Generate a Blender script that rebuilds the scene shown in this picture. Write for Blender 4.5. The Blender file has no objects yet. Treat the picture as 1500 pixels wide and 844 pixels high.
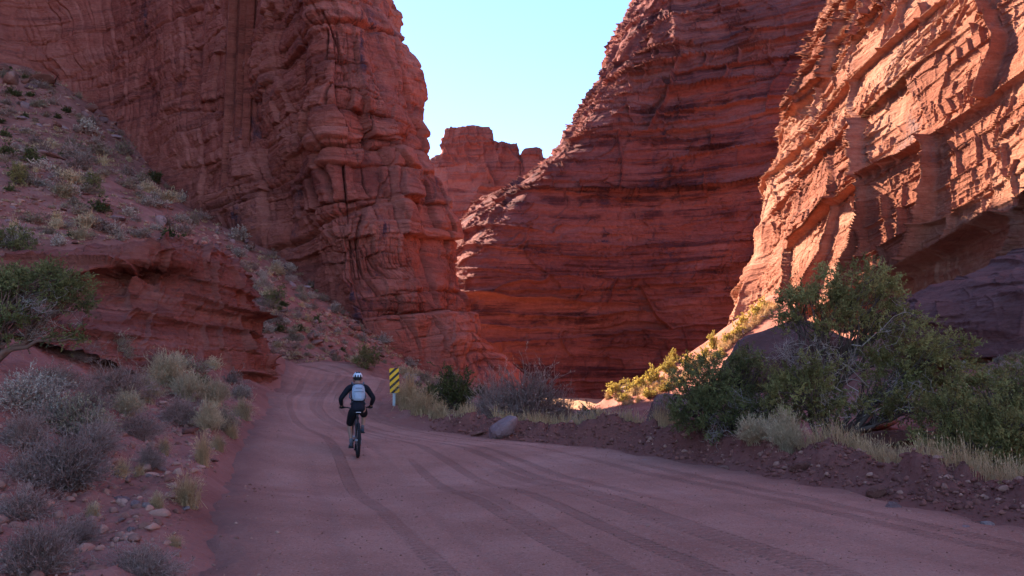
import bpy, bmesh, math, random
import numpy as np
from mathutils import Vector, Matrix
R = math.radians
rng = np.random.default_rng(7)
random.seed(7)
SC = bpy.context.scene
COL = SC.collection

# ------------------------------------------------------------------ camera
F_PX, CAM_H, PITCH = 1180.0, 1.65, math.atan(138 / 1180.0)
cp, sp = math.cos(PITCH), math.sin(PITCH)
cam = bpy.data.cameras.new("camera"); cam.sensor_width = 36.0
cam.lens = 36.0 * F_PX / 1500.0
cam.clip_end = 8000
cam_o = bpy.data.objects.new("camera", cam); COL.objects.link(cam_o)
cam_o.location = (0, 0, CAM_H); cam_o.rotation_euler = (math.pi / 2 + PITCH, 0, 0)
SC.camera = cam_o

def W(px, py, Y):
    """world point at depth Y that the photograph shows at pixel px, py"""
    u, v = (px - 750) / F_PX, (422 - py) / F_PX
    k = Y / (cp - v * sp)
    return (u * k, Y, CAM_H + k * (sp + v * cp))

# ------------------------------------------------------------------ noise
def _h(ix, iy, iz, seed):
    h = (ix.astype(np.int64) * 374761393 + iy.astype(np.int64) * 668265263 + iz.astype(np.int64) * 2147483647 + seed * 974634777)
    h = (h & 0xFFFFFFFF).astype(np.uint64)
    h = ((h ^ (h >> np.uint64(13))) * np.uint64(1274126177)) & np.uint64(0xFFFFFFFF)
    h = ((h ^ (h >> np.uint64(16))) * np.uint64(2246822519)) & np.uint64(0xFFFFFFFF)
    h = h ^ (h >> np.uint64(15))
    return (h & np.uint64(0xFFFFFF)).astype(np.float64) / 16777216.0

def rnd(ix, iy=0, seed=0):
    ix = np.asarray(ix); iy = np.asarray(iy)
    ix, iy = np.broadcast_arrays(ix, iy)
    return _h(ix, iy, np.zeros_like(ix), seed)

def vnoise(x, y, z, seed=0):
    x, y, z = np.broadcast_arrays(np.asarray(x, float), np.asarray(y, float), np.asarray(z, float))
    xi, yi, zi = np.floor(x), np.floor(y), np.floor(z)
    fx, fy, fz = x - xi, y - yi, z - zi
    fx, fy, fz = fx * fx * (3 - 2 * fx), fy * fy * (3 - 2 * fy), fz * fz * (3 - 2 * fz)
    xi, yi, zi = xi.astype(np.int64), yi.astype(np.int64), zi.astype(np.int64)
    o = 0
    for a in (0, 1):
        for b in (0, 1):
            for c in (0, 1):
                o = o + _h(xi + a, yi + b, zi + c, seed) * (fx if a else 1 - fx) * (fy if b else 1 - fy) * (fz if c else 1 - fz)
    return o * 2 - 1

def fbm(x, y, z, seed=0, oct=4, gain=.5):
    a, s, o = 1.0, 1.0, 0
    for k in range(oct):
        o = o + a * vnoise(x * s + 13.7 * k, y * s - 7.1 * k, z * s + 3.3 * k, seed + k)
        a *= gain; s *= 2.03
    return o

def sstep(a, b, x):
    t = np.clip((x - a) / (b - a), 0, 1)
    return t * t * (3 - 2 * t)

# ------------------------------------------------------------------ mesh building
def mesh_np(name, V, Fq, mat=None, smooth=True, attrs=None, parent=None, link=True):
    """one mesh object out of numpy vertices and faces (list of index arrays of one width, or an array)"""
    me = bpy.data.meshes.new(name)
    V = np.asarray(V, np.float32).reshape(-1, 3)
    Fs = Fq if isinstance(Fq, list) else [Fq]
    Fs = [np.asarray(f, np.int32) for f in Fs if len(f)]
    me.vertices.add(len(V)); me.vertices.foreach_set("co", V.ravel())
    loops = np.concatenate([f.ravel() for f in Fs])
    tot = np.concatenate([np.full(len(f), f.shape[1], np.int32) for f in Fs])
    start = np.concatenate([[0], np.cumsum(tot)[:-1]]).astype(np.int32)
    me.loops.add(len(loops)); me.loops.foreach_set("vertex_index", loops)
    me.polygons.add(len(tot)); me.polygons.foreach_set("loop_start", start); me.polygons.foreach_set("loop_total", tot)
    if smooth: me.polygons.foreach_set("use_smooth", np.ones(len(tot), bool))
    if attrs:
        for k, v in attrs.items():
            a = me.attributes.new(k, 'FLOAT', 'POINT'); a.data.foreach_set("value", np.asarray(v, np.float32).ravel())
    me.update(calc_edges=True)
    if mat is not None:
        for m in (mat if isinstance(mat, (list, tuple)) else [mat]): me.materials.append(m)
    o = bpy.data.objects.new(name, me)
    if not link:
        bpy.data.objects.remove(o); return me
    COL.objects.link(o)
    if parent is not None: o.parent = parent
    return o

def grid_faces(n, m):
    i = np.arange(n - 1)[:, None] * m + np.arange(m - 1)[None, :]
    return np.stack([i, i + m, i + m + 1, i + 1], -1).reshape(-1, 4)

def tag(o, label=None, cat=None, group=None, kind=None):
    if label: o['label'] = label
    if cat: o['category'] = cat
    if group: o['group'] = group
    if kind: o['kind'] = kind
    return o

def empty(name, loc=(0, 0, 0), rz=0.0):
    o = bpy.data.objects.new(name, None); COL.objects.link(o)
    o.empty_display_size = .2
    o.location = loc; o.rotation_euler = (0, 0, rz)
    return o

# ------------------------------------------------------------------ materials
class NT:
    def __init__(s, name):
        s.m = bpy.data.materials.new(name); s.m.use_nodes = True
        s.t = s.m.node_tree; s.t.nodes.clear()
        s.out = s.n('ShaderNodeOutputMaterial'); s.b = s.n('ShaderNodeBsdfPrincipled')
        s.l(s.b.outputs[0], s.out.inputs[0])
    def n(s, t, **kw):
        x = s.t.nodes.new(t)
        for k, v in kw.items(): setattr(x, k, v)
        return x
    def l(s, a, b): s.t.links.new(a, b)
    def pos(s, scale=(1, 1, 1), obj=False):
        g = s.n('ShaderNodeTexCoord') if obj else s.n('ShaderNodeNewGeometry')
        mp = s.n('ShaderNodeMapping'); mp.inputs['Scale'].default_value = scale
        s.l(g.outputs['Object' if obj else 'Position'], mp.inputs[0]); return mp.outputs[0]
    def noise(s, vec, scale, detail=4, rough=.55, dist=0.0):
        x = s.n('ShaderNodeTexNoise'); x.inputs['Scale'].default_value = scale; x.inputs['Detail'].default_value = detail
        x.inputs['Roughness'].default_value = rough; x.inputs['Distortion'].default_value = dist
        s.l(vec, x.inputs['Vector']); return x.outputs['Fac']
    def ramp(s, fac, stops):
        x = s.n('ShaderNodeValToRGB'); e = x.color_ramp.elements
        while len(e) < len(stops): e.new(.5)
        for q, (p, c) in zip(e, stops):
            q.position = p; q.color = (*c, 1) if len(c) == 3 else c
        s.l(fac, x.inputs[0]); return x.outputs[0]
    def step(s, fac, a, b):
        x = s.n('ShaderNodeMapRange'); x.interpolation_type = 'SMOOTHSTEP'
        x.inputs['From Min'].default_value = a; x.inputs['From Max'].default_value = b
        s.l(fac, x.inputs[0]); return x.outputs[0]
    def mix(s, fac, a, b, mode='MIX'):
        x = s.n('ShaderNodeMix'); x.data_type = 'RGBA'; x.blend_type = mode
        for k, v in ((0, fac), (6, a), (7, b)):
            if hasattr(v, 'is_linked') or hasattr(v, 'links'): s.l(v, x.inputs[k])
            elif k == 0: x.inputs[0].default_value = v
            else: x.inputs[k].default_value = (*v, 1)
        return x.outputs[2]
    def math(s, op, a, b=None):
        x = s.n('ShaderNodeMath', operation=op)
        for k, v in ((0, a), (1, b)):
            if v is None: continue
            if hasattr(v, 'links'): s.l(v, x.inputs[k])
            else: x.inputs[k].default_value = v
        return x.outputs[0]
    def attr(s, name):
        x = s.n('ShaderNodeAttribute'); x.attribute_name = name; return x.outputs['Fac']
    def bump(s, h, strength, dist, normal=None):
        x = s.n('ShaderNodeBump'); x.inputs['Strength'].default_value = strength; x.inputs['Distance'].default_value = dist
        s.l(h, x.inputs['Height'])
        if normal is not None: s.l(normal, x.inputs['Normal'])
        return x.outputs[0]
    def fin(s, col, rough=.9, spec=.15, normal=None):
        if hasattr(col, 'links'): s.l(col, s.b.inputs['Base Color'])
        else: s.b.inputs['Base Color'].default_value = (*col, 1)
        if hasattr(rough, 'links'): s.l(rough, s.b.inputs['Roughness'])
        else: s.b.inputs['Roughness'].default_value = rough
        s.b.inputs['Specular IOR Level'].default_value = spec
        if normal is not None: s.l(normal, s.b.inputs['Normal'])
        return s.m

def rock_mat(name, base, light, dark, varnish, k=1.0, vamt=.5, bump=1.0, streak=.5, bands=.3):
    t = NT(name)
    tint = t.attr('tint')
    p = t.pos((1, 1, 1)); ph = t.pos((.25, .25, 2.2)); pv = t.pos((1, 1, .16))
    n1 = t.noise(p, .11 * k, 5, .6); n2 = t.noise(ph, .35 * k, 6, .62, .6); n3 = t.noise(p, 2.2 * k, 6, .7)
    f = t.math('ADD', t.math('MULTIPLY', tint, .55), t.math('ADD', t.math('MULTIPLY', n2, .35), t.math('MULTIPLY', n3, .22)))
    c = t.ramp(f, [(.25, dark), (.52, base), (.80, light)])
    # pale bands along the bedding
    c = t.mix(t.math('MULTIPLY', t.step(t.noise(ph, .9 * k, 4, .6, .4), .60, .72), .35), c, light)
    # dark beds
    pb = t.pos((.05, .05, 1.0))
    bd = t.math('MULTIPLY', t.step(t.noise(pb, .55 * k, 8, .72, .35), .50, .60), t.step(t.noise(p, .22 * k, 5, .65), .36, .54))
    c = t.mix(t.math('MULTIPLY', bd, bands), c, dark)
    # desert varnish: dark patches running down the face
    v1 = t.step(t.noise(pv, .26 * k, 6, .66, .5), .56, .66); v2 = t.step(n1, .42, .62)
    v3 = t.step(t.noise(p, .75 * k, 5, .7, .3), .40, .56)
    c = t.mix(t.math('MULTIPLY', t.math('MULTIPLY', t.math('MULTIPLY', v1, v2), v3), vamt), c, varnish)
    c = t.mix(t.math('MULTIPLY', t.step(t.noise(pv, .6 * k, 5, .7), .60, .74), streak * .6), c, dark)
    c = t.mix(.25, c, t.ramp(n3, [(.3, (.35, .35, .35)), (.7, (.75, .75, .75))]), 'OVERLAY')
    b1 = t.noise(ph, 1.6 * k, 7, .7, .3); b2 = t.noise(p, 5.5 * k, 6, .72)
    vo = t.n('ShaderNodeTexVoronoi'); vo.feature = 'DISTANCE_TO_EDGE'; vo.inputs['Scale'].default_value = .55 * k
    mpv = t.pos((1, 1, 1.7)); wv = t.n('ShaderNodeVectorMath', operation='ADD'); t.l(mpv, wv.inputs[0])
    nw = t.n('ShaderNodeTexNoise'); nw.inputs['Scale'].default_value = .9 * k; t.l(mpv, nw.inputs['Vector']); t.l(nw.outputs['Color'], wv.inputs[1])
    t.l(wv.outputs[0], vo.inputs['Vector'])
    crack = t.step(vo.outputs['Distance'], 0.0, .05)
    nb = t.bump(crack, .35 * bump, .25 / k)
    nb = t.bump(b1, .8 * bump, .5 / k, nb); nb = t.bump(b2, .6 * bump, .12 / k, nb)
    return t.fin(c, .92, .12, nb)

M = {}
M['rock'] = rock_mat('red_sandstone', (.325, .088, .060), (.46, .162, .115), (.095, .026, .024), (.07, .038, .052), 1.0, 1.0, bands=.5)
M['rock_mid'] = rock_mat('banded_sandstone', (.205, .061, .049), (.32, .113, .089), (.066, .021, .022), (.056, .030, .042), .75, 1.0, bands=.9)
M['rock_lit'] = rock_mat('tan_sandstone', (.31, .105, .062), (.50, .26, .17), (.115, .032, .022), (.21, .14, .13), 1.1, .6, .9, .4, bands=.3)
M['rock_far'] = rock_mat('far_sandstone', (.27, .075, .052), (.36, .13, .095), (.13, .036, .03), (.08, .04, .042), .6, .6, bands=.8)
M['rock_out'] = rock_mat('outcrop_sandstone', (.27, .072, .048), (.38, .14, .10), (.11, .03, .024), (.10, .04, .04), 2.2, .4, bands=.5)
M['rock_slab'] = rock_mat('dark_slab_rock', (.16, .060, .052), (.24, .105, .09), (.08, .03, .028), (.075, .042, .05), 1.6, .7, bands=.3)

# ------------------------------------------------------------------ cliffs
def resample(col, m):
    c = np.asarray(col, float); d = np.r_[0, np.cumsum(np.linalg.norm(np.diff(c, axis=0), axis=1))]
    t = np.linspace(0, d[-1], m)
    return np.stack([np.interp(t, d, c[:, k]) for k in range(3)], 1)

def blocks(s, z, T, asp, seed, groove, warp=.55, kmix=.22, puff=0.0):
    """jointed beds: offset in -.5 .. .5 per bed and block, grooves at the joints; returns offset, tint"""
    zz = z / T + warp * vnoise(s / (5 * T), z / (3 * T), seed * 1.7, seed) + .5 * vnoise(s / (40 * T), z / (2.2 * T), seed, seed + 5)
    li = np.floor(zz).astype(np.int64); fz = zz - li
    r = rnd(li, 0, seed + 1)
    w = T * asp * (.45 + 1.5 * r ** 1.5)
    sw = s / w + 17 * rnd(li, 1, seed + 2) + .3 * vnoise(s / (1.2 * T), z / (1.2 * T), seed, seed + 3)
    bi = np.floor(sw).astype(np.int64); fs = sw - bi
    rb = rnd(li, bi, seed + 4)
    tilt = (rnd(li, bi, seed + 8) - .5) * .5 * (fs - .5) + (rnd(li, bi, seed + 9) - .6) * .6 * (fz - .5)
    o = (kmix * r + (1 - kmix) * rb) - .5 + tilt
    dz = np.minimum(fz, 1 - fz) * T; ds = np.minimum(fs, 1 - fs) * w
    lj = np.where(fz > .5, li + 1, li)
    gz = rnd(lj, bi // 3, seed + 6) ** 2.5
    g = np.exp(-(dz / (groove * T)) ** 2) * gz + np.exp(-(ds / (groove * T)) ** 2) * rnd(li, np.where(fs > .5, bi + 1, bi), seed + 7) ** 1.6
    o = o + puff * (np.sqrt(np.clip(4 * fz * (1 - fz), 0, 1)) * np.sqrt(np.clip(4 * fs * (1 - fs), 0, 1)) ** .5 - .7)
    return o - .95 * np.clip(g, 0, 1), .65 * rb + .35 * r

def cliff(name, cols, nseg, m, mat, layers, rough=(1.0, 4.0), gully=(0, 10), seed=0, zdip=0.0, sdip=0.0, curve=True, back=None, sub=64, kmix=.25, base_fade=0.0, label=None, amps=None, puff=0.0):
    """a rock face lofted through plan columns (each a list of points going up), then broken into beds and joints"""
    Q = np.stack([resample(c, sub) for c in cols])            # nc, sub, 3
    rows, nc = [], len(Q)
    for i in range(nc - 1):
        n = nseg[i] if isinstance(nseg, (list, tuple)) else nseg
        p0, p1, p2, p3 = Q[max(i - 1, 0)], Q[i], Q[i + 1], Q[min(i + 2, nc - 1)]
        ts = np.linspace(0, 1, n, endpoint=(i == nc - 2))
        l0 = np.linalg.norm(p1 - p0, axis=1, keepdims=True) + 1e-6; l1 = np.linalg.norm(p2 - p1, axis=1, keepdims=True) + 1e-6; l2 = np.linalg.norm(p3 - p2, axis=1, keepdims=True) + 1e-6
        m1 = (p2 - p0) / (l0 + l1) * l1 if i > 0 else (p2 - p1); m2 = (p3 - p1) / (l1 + l2) * l1 if i < nc - 2 else (p2 - p1)
        for t in ts:
            if curve: rows.append((2 * t**3 - 3 * t**2 + 1) * p1 + (t**3 - 2 * t**2 + t) * m1 + (-2 * t**3 + 3 * t**2) * p2 + (t**3 - t**2) * m2)
            else: rows.append(p1 * (1 - t) + p2 * t)
    G = np.stack(rows)                                       # N, sub, 3
    tt = np.linspace(0, sub - 1, m); i0 = np.clip(np.floor(tt).astype(int), 0, sub - 2); f = (tt - i0)[None, :, None]
    G = G[:, i0] * (1 - f) + G[:, i0 + 1] * f                # N, m, 3
    du = np.gradient(G, axis=0); dv = np.gradient(G, axis=1)
    Nn = np.cross(dv, du); Nn[..., 2] *= .35
    Nn /= np.linalg.norm(Nn, axis=2, keepdims=True) + 1e-9
    for _ in range(6):                                       # soften the direction so that blocks stay square
        Nn[1:-1] = (Nn[:-2] + Nn[1:-1] + Nn[2:]) / 3
    Nn /= np.linalg.norm(Nn, axis=2, keepdims=True) + 1e-9
    s = np.r_[0, np.cumsum(np.linalg.norm(np.diff(G[:, m // 3, :], axis=0), axis=1))][:, None] + 0 * G[..., 0]
    x, y, z = G[..., 0], G[..., 1], G[..., 2]
    s = s + min(1.6, .14 * layers[0][0]) * fbm(x / 11, y / 11, z / 9, seed + 95, 3)
    zz = z + sdip * s + 1.2 * fbm(x / 40, y / 40, z / 60, seed + 90, 2)
    d = np.zeros_like(z); tint = np.zeros_like(z); tw = 0
    if gully[0]:
        gx = s / gully[1] + .7 * fbm(s / 25, z / 40, 0 * z, seed + 70, 3)
        gv = np.abs(vnoise(gx, z / (gully[1] * 5), 0 * z + seed, seed + 71))
        d -= gully[0] * (1 - sstep(0, .35, gv)); d += gully[0] * .6 * vnoise(gx * .5, z / 60, 0 * z, seed + 72)
    for (T, A, asp, gr) in layers:
        o, ti = blocks(s + .6 * T * vnoise(x / (2 * T), y / (2 * T), z / (2 * T), seed + 31), zz, T, asp, seed + int(T * 10), gr, kmix=kmix, puff=puff)
        mask = .5 + .5 * np.clip(1.7 * fbm(s / (5 * T), z / (4 * T), 0 * z, seed + 40 + int(T * 3), 2) + .15, -1, 1)
        d += A * o * mask; tint += ti * A ** .5; tw += A ** .5
    d += rough[0] * .5 * fbm(x / rough[1], y / rough[1], z / rough[1] * 1.5, seed + 50, 5, .52)
    tint = tint / max(tw, 1e-6)
    if amps is not None:
        av = np.concatenate([np.linspace(amps[i], amps[i + 1], (nseg[i] if isinstance(nseg, (list, tuple)) else nseg), endpoint=(i == nc - 2)) for i in range(nc - 1)])
        d = d * av[:, None]
    h = (np.arange(m) / (m - 1))[None, :]
    if base_fade: d = d * (.25 + .75 * sstep(0, base_fade, h))
    P = G + Nn * d[..., None]
    P[..., 2] += .15 * rough[0] * fbm(x / 2.5, y / 2.5, z / 2.5, seed + 60, 3)
    if back is not None:                                     # flat top and a rear side close the body
        b = np.asarray(back, float); top = P[:, -1]
        hor = np.array([b[0], b[1], 0.0])
        r1 = top + hor * .5 + [0, 0, .5]; r2 = top + hor; r3 = r2.copy(); r3[:, 2] = np.minimum(P[:, 0, 2], r2[:, 2] - 5) - 2
        P = np.concatenate([P, r1[:, None], r2[:, None], r3[:, None]], 1)
        tint = np.concatenate([tint] + [tint[:, -1:]] * 3, 1)
    n, mm = P.shape[:2]
    o = mesh_np(name, P, grid_faces(n, mm), mat, False, {'tint': tint})
    tag(o, label, None, None, 'structure')
    return o

LAY_BIG = [(12, 1.7, .55, .02), (7.0, 2.2, .8, .03), (2.8, 1.5, 1.1, .045), (1.1, .65, 1.2, .07), (.45, .18, 1.6, .1)]
# the tall fin at the bend, its recessed flank and the canyon wall that runs back past the camera, unseen and raised to cast shade
left_cols = [
    [(-26, 116, 0), (-27, 116, 25), (-28, 116, 47), (-29, 116, 60)],
    [(-8, 107, -1), (-13, 108, 12), (-16, 111, 30), (-18, 113, 57.5)],  # hidden back and rim of the fin, shaped to place its shadow edge
    [W(775, 562, 97), W(755, 540, 96), W(725, 520, 94), W(699, 496, 92), W(686, 445, 91), W(670, 352, 91), W(645, 290, 91), W(632, 240, 91), W(611, 185, 91), W(620, 110, 91), W(603, 72, 91), W(578, 45, 91), W(571, 0, 91), W(562, -45, 92), W(548, -128, 94)],
    [W(735, 575, 88), W(705, 540, 87), W(672, 490, 86), W(650, 410, 85.5), W(625, 300, 85), W(598, 200, 85), W(585, 100, 85), W(553, 0, 85), W(545, -45, 86), W(530, -150, 89)],
    [W(650, 565, 81), W(628, 500, 80.5), W(605, 400, 80), W(575, 260, 80), W(545, 100, 80), W(515, 0, 80), W(508, -50, 81), W(498, -170, 84)],
    [W(540, 500, 77), W(506, 400, 76.5), W(484, 250, 76.5), W(480, 100, 77), W(472, 0, 77), W(468, -55, 78), W(460, -200, 82)],
    [W(445, 430, 82), W(440, 390, 82), W(432, 300, 82.5), W(428, 150, 83), W(424, 0, 84), W(420, -70, 86)],
    [W(300, 340, 95), W(300, 300, 95.5), W(300, 200, 97), W(300, 60, 99), W(300, -60, 101), W(298, -140, 104)],
    [W(200, 250, 106), W(198, 212, 106.5), W(194, 100, 109), W(190, 0, 111), W(186, -110, 114), W(184, -240, 118)],
    [W(130, 180, 113), W(128, 140, 113.5), W(122, 60, 116), W(116, -20, 118), W(112, -150, 121), W(110, -320, 126)],
    [W(30, 140, 113), W(28, 105, 113.5), W(20, 50, 116), W(12, -20, 118), W(8, -160, 121), W(4, -330, 126)],
    [(-84, 100, 38), (-86, 100, 50), (-88, 100, 80), (-91, 101, 112)],  # unseen wall from here on, made tall enough to shade road and opposite cliff
    [(-86, 70, 26), (-88, 70, 50), (-90, 70, 80), (-93, 70, 112)],
    [(-84, 25, 16), (-86, 25, 50), (-88, 25, 80), (-91, 25, 112)],
    [(-80, -30, 14), (-82, -30, 50), (-84, -30, 80), (-87, -30, 110)],
]
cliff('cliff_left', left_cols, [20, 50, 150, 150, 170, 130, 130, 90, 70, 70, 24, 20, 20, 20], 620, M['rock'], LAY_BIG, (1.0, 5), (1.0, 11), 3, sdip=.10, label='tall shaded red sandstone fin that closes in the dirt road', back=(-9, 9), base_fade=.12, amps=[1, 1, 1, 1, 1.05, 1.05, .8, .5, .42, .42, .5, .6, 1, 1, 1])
# the banded wall across the canyon
mid_cols = [
    [(2, 215, -4), (6, 215, 30), (14, 215, 55), (30, 220, 85)],
    [W(620, 580, 168), W(635, 470, 168), W(664, 350, 168), W(708, 296, 171), W(772, 262, 174), W(816, 226, 177), W(846, 184, 179), W(862, 152, 181), W(898, 105, 184), W(905, 45, 186), W(935, 0, 189), W(962, -70, 194)],
    [W(690, 585, 143), W(690, 470, 143), W(705, 372, 144), W(756, 302, 147), W(808, 256, 151), W(846, 220, 155), W(872, 165, 160), W(905, 110, 165), W(930, 55, 168), W(955, 0, 172), W(975, -70, 178)],
    [W(800, 588, 142), W(800, 440, 143), W(812, 330, 146), W(842, 260, 149), W(880, 190, 153), W(925, 100, 160), W(955, 40, 165), W(970, 0, 168), W(990, -70, 174)],
    [W(905, 592, 143), W(905, 450, 144), W(912, 300, 147), W(935, 170, 152), W(965, 70, 158), W(985, 0, 163), W(1000, -70, 168)],
    [W(1025, 590, 140), W(1025, 440, 141), W(1032, 270, 145), W(1045, 120, 150), W(1060, 0, 156), W(1066, -80, 161)],
    [W(1150, 590, 134), W(1150, 420, 136), W(1155, 250, 139), W(1160, 100, 144), W(1168, 0, 148), W(1172, -80, 152)],
    [W(1290, 590, 126), W(1290, 420, 128), W(1295, 200, 132), W(1300, 0, 138), W(1306, -80, 142)],
]
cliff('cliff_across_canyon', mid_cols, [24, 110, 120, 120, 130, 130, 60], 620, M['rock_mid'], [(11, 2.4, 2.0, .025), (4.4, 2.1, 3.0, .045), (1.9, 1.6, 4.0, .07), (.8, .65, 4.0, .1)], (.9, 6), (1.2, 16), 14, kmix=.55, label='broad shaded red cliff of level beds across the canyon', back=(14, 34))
# the sunlit wall
right_cols = [
    [(70, 124, -2), (70, 124, 15), (68, 122, 35), (70, 122, 62)],
    [W(1070, 520, 100), W(1104, 415, 101.5), W(1128, 372, 102.5), W(1138, 290, 103.5), W(1158, 232, 104.5), W(1160, 172, 105), W(1186, 140, 106), W(1186, 70, 106.5), W(1222, 0, 108), W(1240, -80, 109)],
    [W(1140, 490, 87), W(1160, 400, 87), W(1176, 300, 87.5), W(1200, 200, 88), W(1226, 100, 89), W(1256, 0, 90.5), W(1268, -90, 92)],
    [W(1200, 500, 77), W(1215, 400, 77), W(1244, 250, 77.4), W(1272, 100, 78), W(1300, 0, 79.5), W(1312, -110, 81)],
    [W(1280, 510, 68), W(1292, 400, 68), W(1316, 250, 68.4), W(1344, 100, 69.5), W(1366, 0, 71), W(1384, -130, 73)],
    [W(1370, 520, 60.5), W(1380, 400, 60.5), W(1400, 250, 61), W(1422, 100, 62), W(1444, 0, 63.5), W(1460, -160, 66)],
    [W(1465, 520, 54), W(1474, 400, 54), W(1492, 250, 54.5), W(1512, 100, 55.5), W(1532, 0, 57), W(1552, -220, 60)],
    [W(1600, 530, 46), W(1605, 400, 46), W(1620, 200, 46.5), W(1640, 0, 48), W(1660, -320, 52)],
    [(34, 25, 3), (34.5, 25, 15), (36, 25, 30), (38, 25, 48)],
    [(34, -12, 2), (34.5, -12, 12), (36, -12, 18), (38, -12, 30)],
]
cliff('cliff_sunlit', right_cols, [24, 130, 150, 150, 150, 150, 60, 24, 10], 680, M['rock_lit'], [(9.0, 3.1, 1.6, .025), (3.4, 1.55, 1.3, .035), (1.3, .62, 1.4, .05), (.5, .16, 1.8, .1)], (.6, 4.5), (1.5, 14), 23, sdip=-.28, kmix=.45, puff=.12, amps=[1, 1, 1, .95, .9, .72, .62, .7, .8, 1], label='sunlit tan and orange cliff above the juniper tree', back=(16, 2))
# the far tower in the gap
ft = [(560, 262), (600, 250), (628, 236), (632, 232), (645, 226), (649, 190), (652, 186), (685, 183), (718, 186), (722, 190), (726, 209), (756, 211), (759, 229), (766, 234), (772, 223), (784, 220), (792, 224), (800, 236), (840, 250), (900, 250)]
far_cols = [[W(px + (px - 690) * .08, 430, 250), W(px + (px - 690) * .05, 340, 252), W(px, max(ty + 45, 262), 256), W(px, ty + 4, 259), W(px, ty, 260)] for px, ty in ft]
cliff('distant_butte', far_cols, [8, 30, 8, 20, 16, 8, 40, 40, 8, 8, 36, 8, 10, 10, 14, 10, 10, 30, 10], 170, M['rock_far'], [(8, 2.0, 1.3, .08), (3.0, 1.0, 1.6, .1)], (1.6, 9), (1.2, 9), 31, curve=False, label='distant red tower with a flat cap in the gap between the cliffs', back=(0, 16))

# ------------------------------------------------------------------ terrain
CP = [(-3, 0, 0), (4, 0, 0), (0, -8, 0), (-2.7, 6.8, 0), (2, 6.8, 0), (7, 8, 0.02), (0, 12, 0), (-4.9, 13.9, 0.02), (6.2, 9.7, .02), (2.6, 20.5, .08), (-3.4, 17.4, .07), (-1, 23, .16), (-5, 22, .3),
      (-6.2, 27, .74), (-7.6, 31, 1.22), (-5.4, 31, 1.2), (-9.5, 37, 1.8), (-6, 37, 1.78), (-8, 44, 2.05), (-13, 44, 2.2), (-12, 49, 2.35), (-8, 51, 2.4), (-20, 53, 2.6), (-16, 54, 2.7),
      (-3.2, 7, .12), (-4.6, 7, .32), (-6, 6, .7), (-6.1, 12, .85), (-7.6, 12, 1.5), (-7.2, 17, .95), (-8.6, 24, 1.05), (-5.7, 9, .62), (-11, 20, 2.0), (-12.7, 20, 2.9), (-11.6, 25, 3.0), (-10.7, 28.5, 2.4), (-9.8, 31, 1.5), (-14, 14, 3.0), (-12, 0, 2.4), (-20, 8, 4.5),
      (-14.5, 36.5, 6.4), (-16, 33, 7.2), (-20, 31, 7.4), (-26, 30, 8.4), (-24, 22, 6.3)]
for px, py, Y in [(400, 538, 50), (470, 530, 52), (430, 470, 60), (444, 405, 82), (300, 310, 95), (200, 222, 106), (130, 150, 113), (10, 110, 114), (530, 480, 77), (600, 530, 78), (650, 553, 81), (700, 568, 84),
                  (350, 420, 62), (300, 345, 66), (150, 285, 62), (0, 255, 62), (0, 180, 90), (100, 200, 92), (220, 290, 80), (340, 380, 72), (560, 560, 58), (610, 575, 50), (700, 588, 50), (640, 590, 38), (500, 515, 62)]:
    CP.append(W(px, py, Y))
CP += [(-60, 10, 13), (-84, 60, 26), (-80, -30, 14), (-90, 100, 40), (-40, 5, 8), (-30, -30, 4),
       (1, 28, -.2), (-3.3, 29, .8), (-2, 33, .2), (6, 30, -.5), (12, 40, -.6), (0, 60, -.5), (10, 60, -.8), (0, 120, -1), (14, 133, -1), (30, 133, -1), (-20, 135, 0), (5, 90, -.8), (-25, 130, 0),
       (10, 12, .15), (8, 15, .1), (11, 18, .6), (6, 20, .1), (15, 14, 1.1), (20, 10, 3)]
for px, py, Y in [(1450, 545, 24), (1500, 505, 30), (1400, 520, 34), (1300, 540, 40), (1200, 545, 48), (885, 583, 93), (950, 556, 92), (1010, 520, 92), (1060, 490, 91), (1110, 445, 90), (1150, 432, 88), (1060, 500, 104), (1000, 570, 106), (905, 596, 108), (850, 602, 100), (866, 600, 93),
                  (960, 622, 62), (1060, 600, 62), (1150, 575, 62)]:
    CP.append(W(px, py, Y))
CP += [(12, 80, -1.6), (16, 76, -1.0), (20, 78, 1.0), (8, 86, -1.6), (25, 78, 4.5)]
CP += [(90, 60, 10), (90, 160, 0), (-90, 160, 5), (0, 200, -1), (0, 255, 4), (30, -30, 3), (60, -40, 3)]
CP = np.array(CP); _c = CP[:, :2] / 40.0
def _tps(d2): return np.where(d2 > 1e-12, .5 * d2 * np.log(d2 + 1e-12), 0)
_n = len(CP); _K = _tps(((_c[:, None] - _c[None]) ** 2).sum(2)) + np.eye(_n) * 2e-4
_P = np.c_[np.ones(_n), _c]; _A = np.block([[_K, _P], [_P.T, np.zeros((3, 3))]])
_w = np.linalg.solve(_A, np.r_[CP[:, 2], 0, 0, 0])

ROAD_L = np.array([(-2.4, -6), (-2.4, 2), (-2.75, 6.8), (-3.7, 9.7), (-4.95, 13.9), (-5.9, 17.4), (-6.7, 20.5), (-7.3, 23), (-8.3, 27), (-9.2, 31), (-10.4, 36), (-11.6, 41.5), (-14.5, 46.5), (-20, 49.5), (-30, 51)])
ROAD_R = np.array([(9.0, -6), (8.6, 2), (7.2, 6.8), (6.1, 9.7), (4.9, 13.9), (3.9, 17.2), (2.6, 19.8), (-.9, 22.6), (-4.2, 26.6), (-4.7, 31), (-5.0, 36), (-5.6, 43), (-9, 51), (-17, 55), (-30, 57)])
ROAD_POLY = np.concatenate([ROAD_L, ROAD_R[::-1]])

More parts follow.
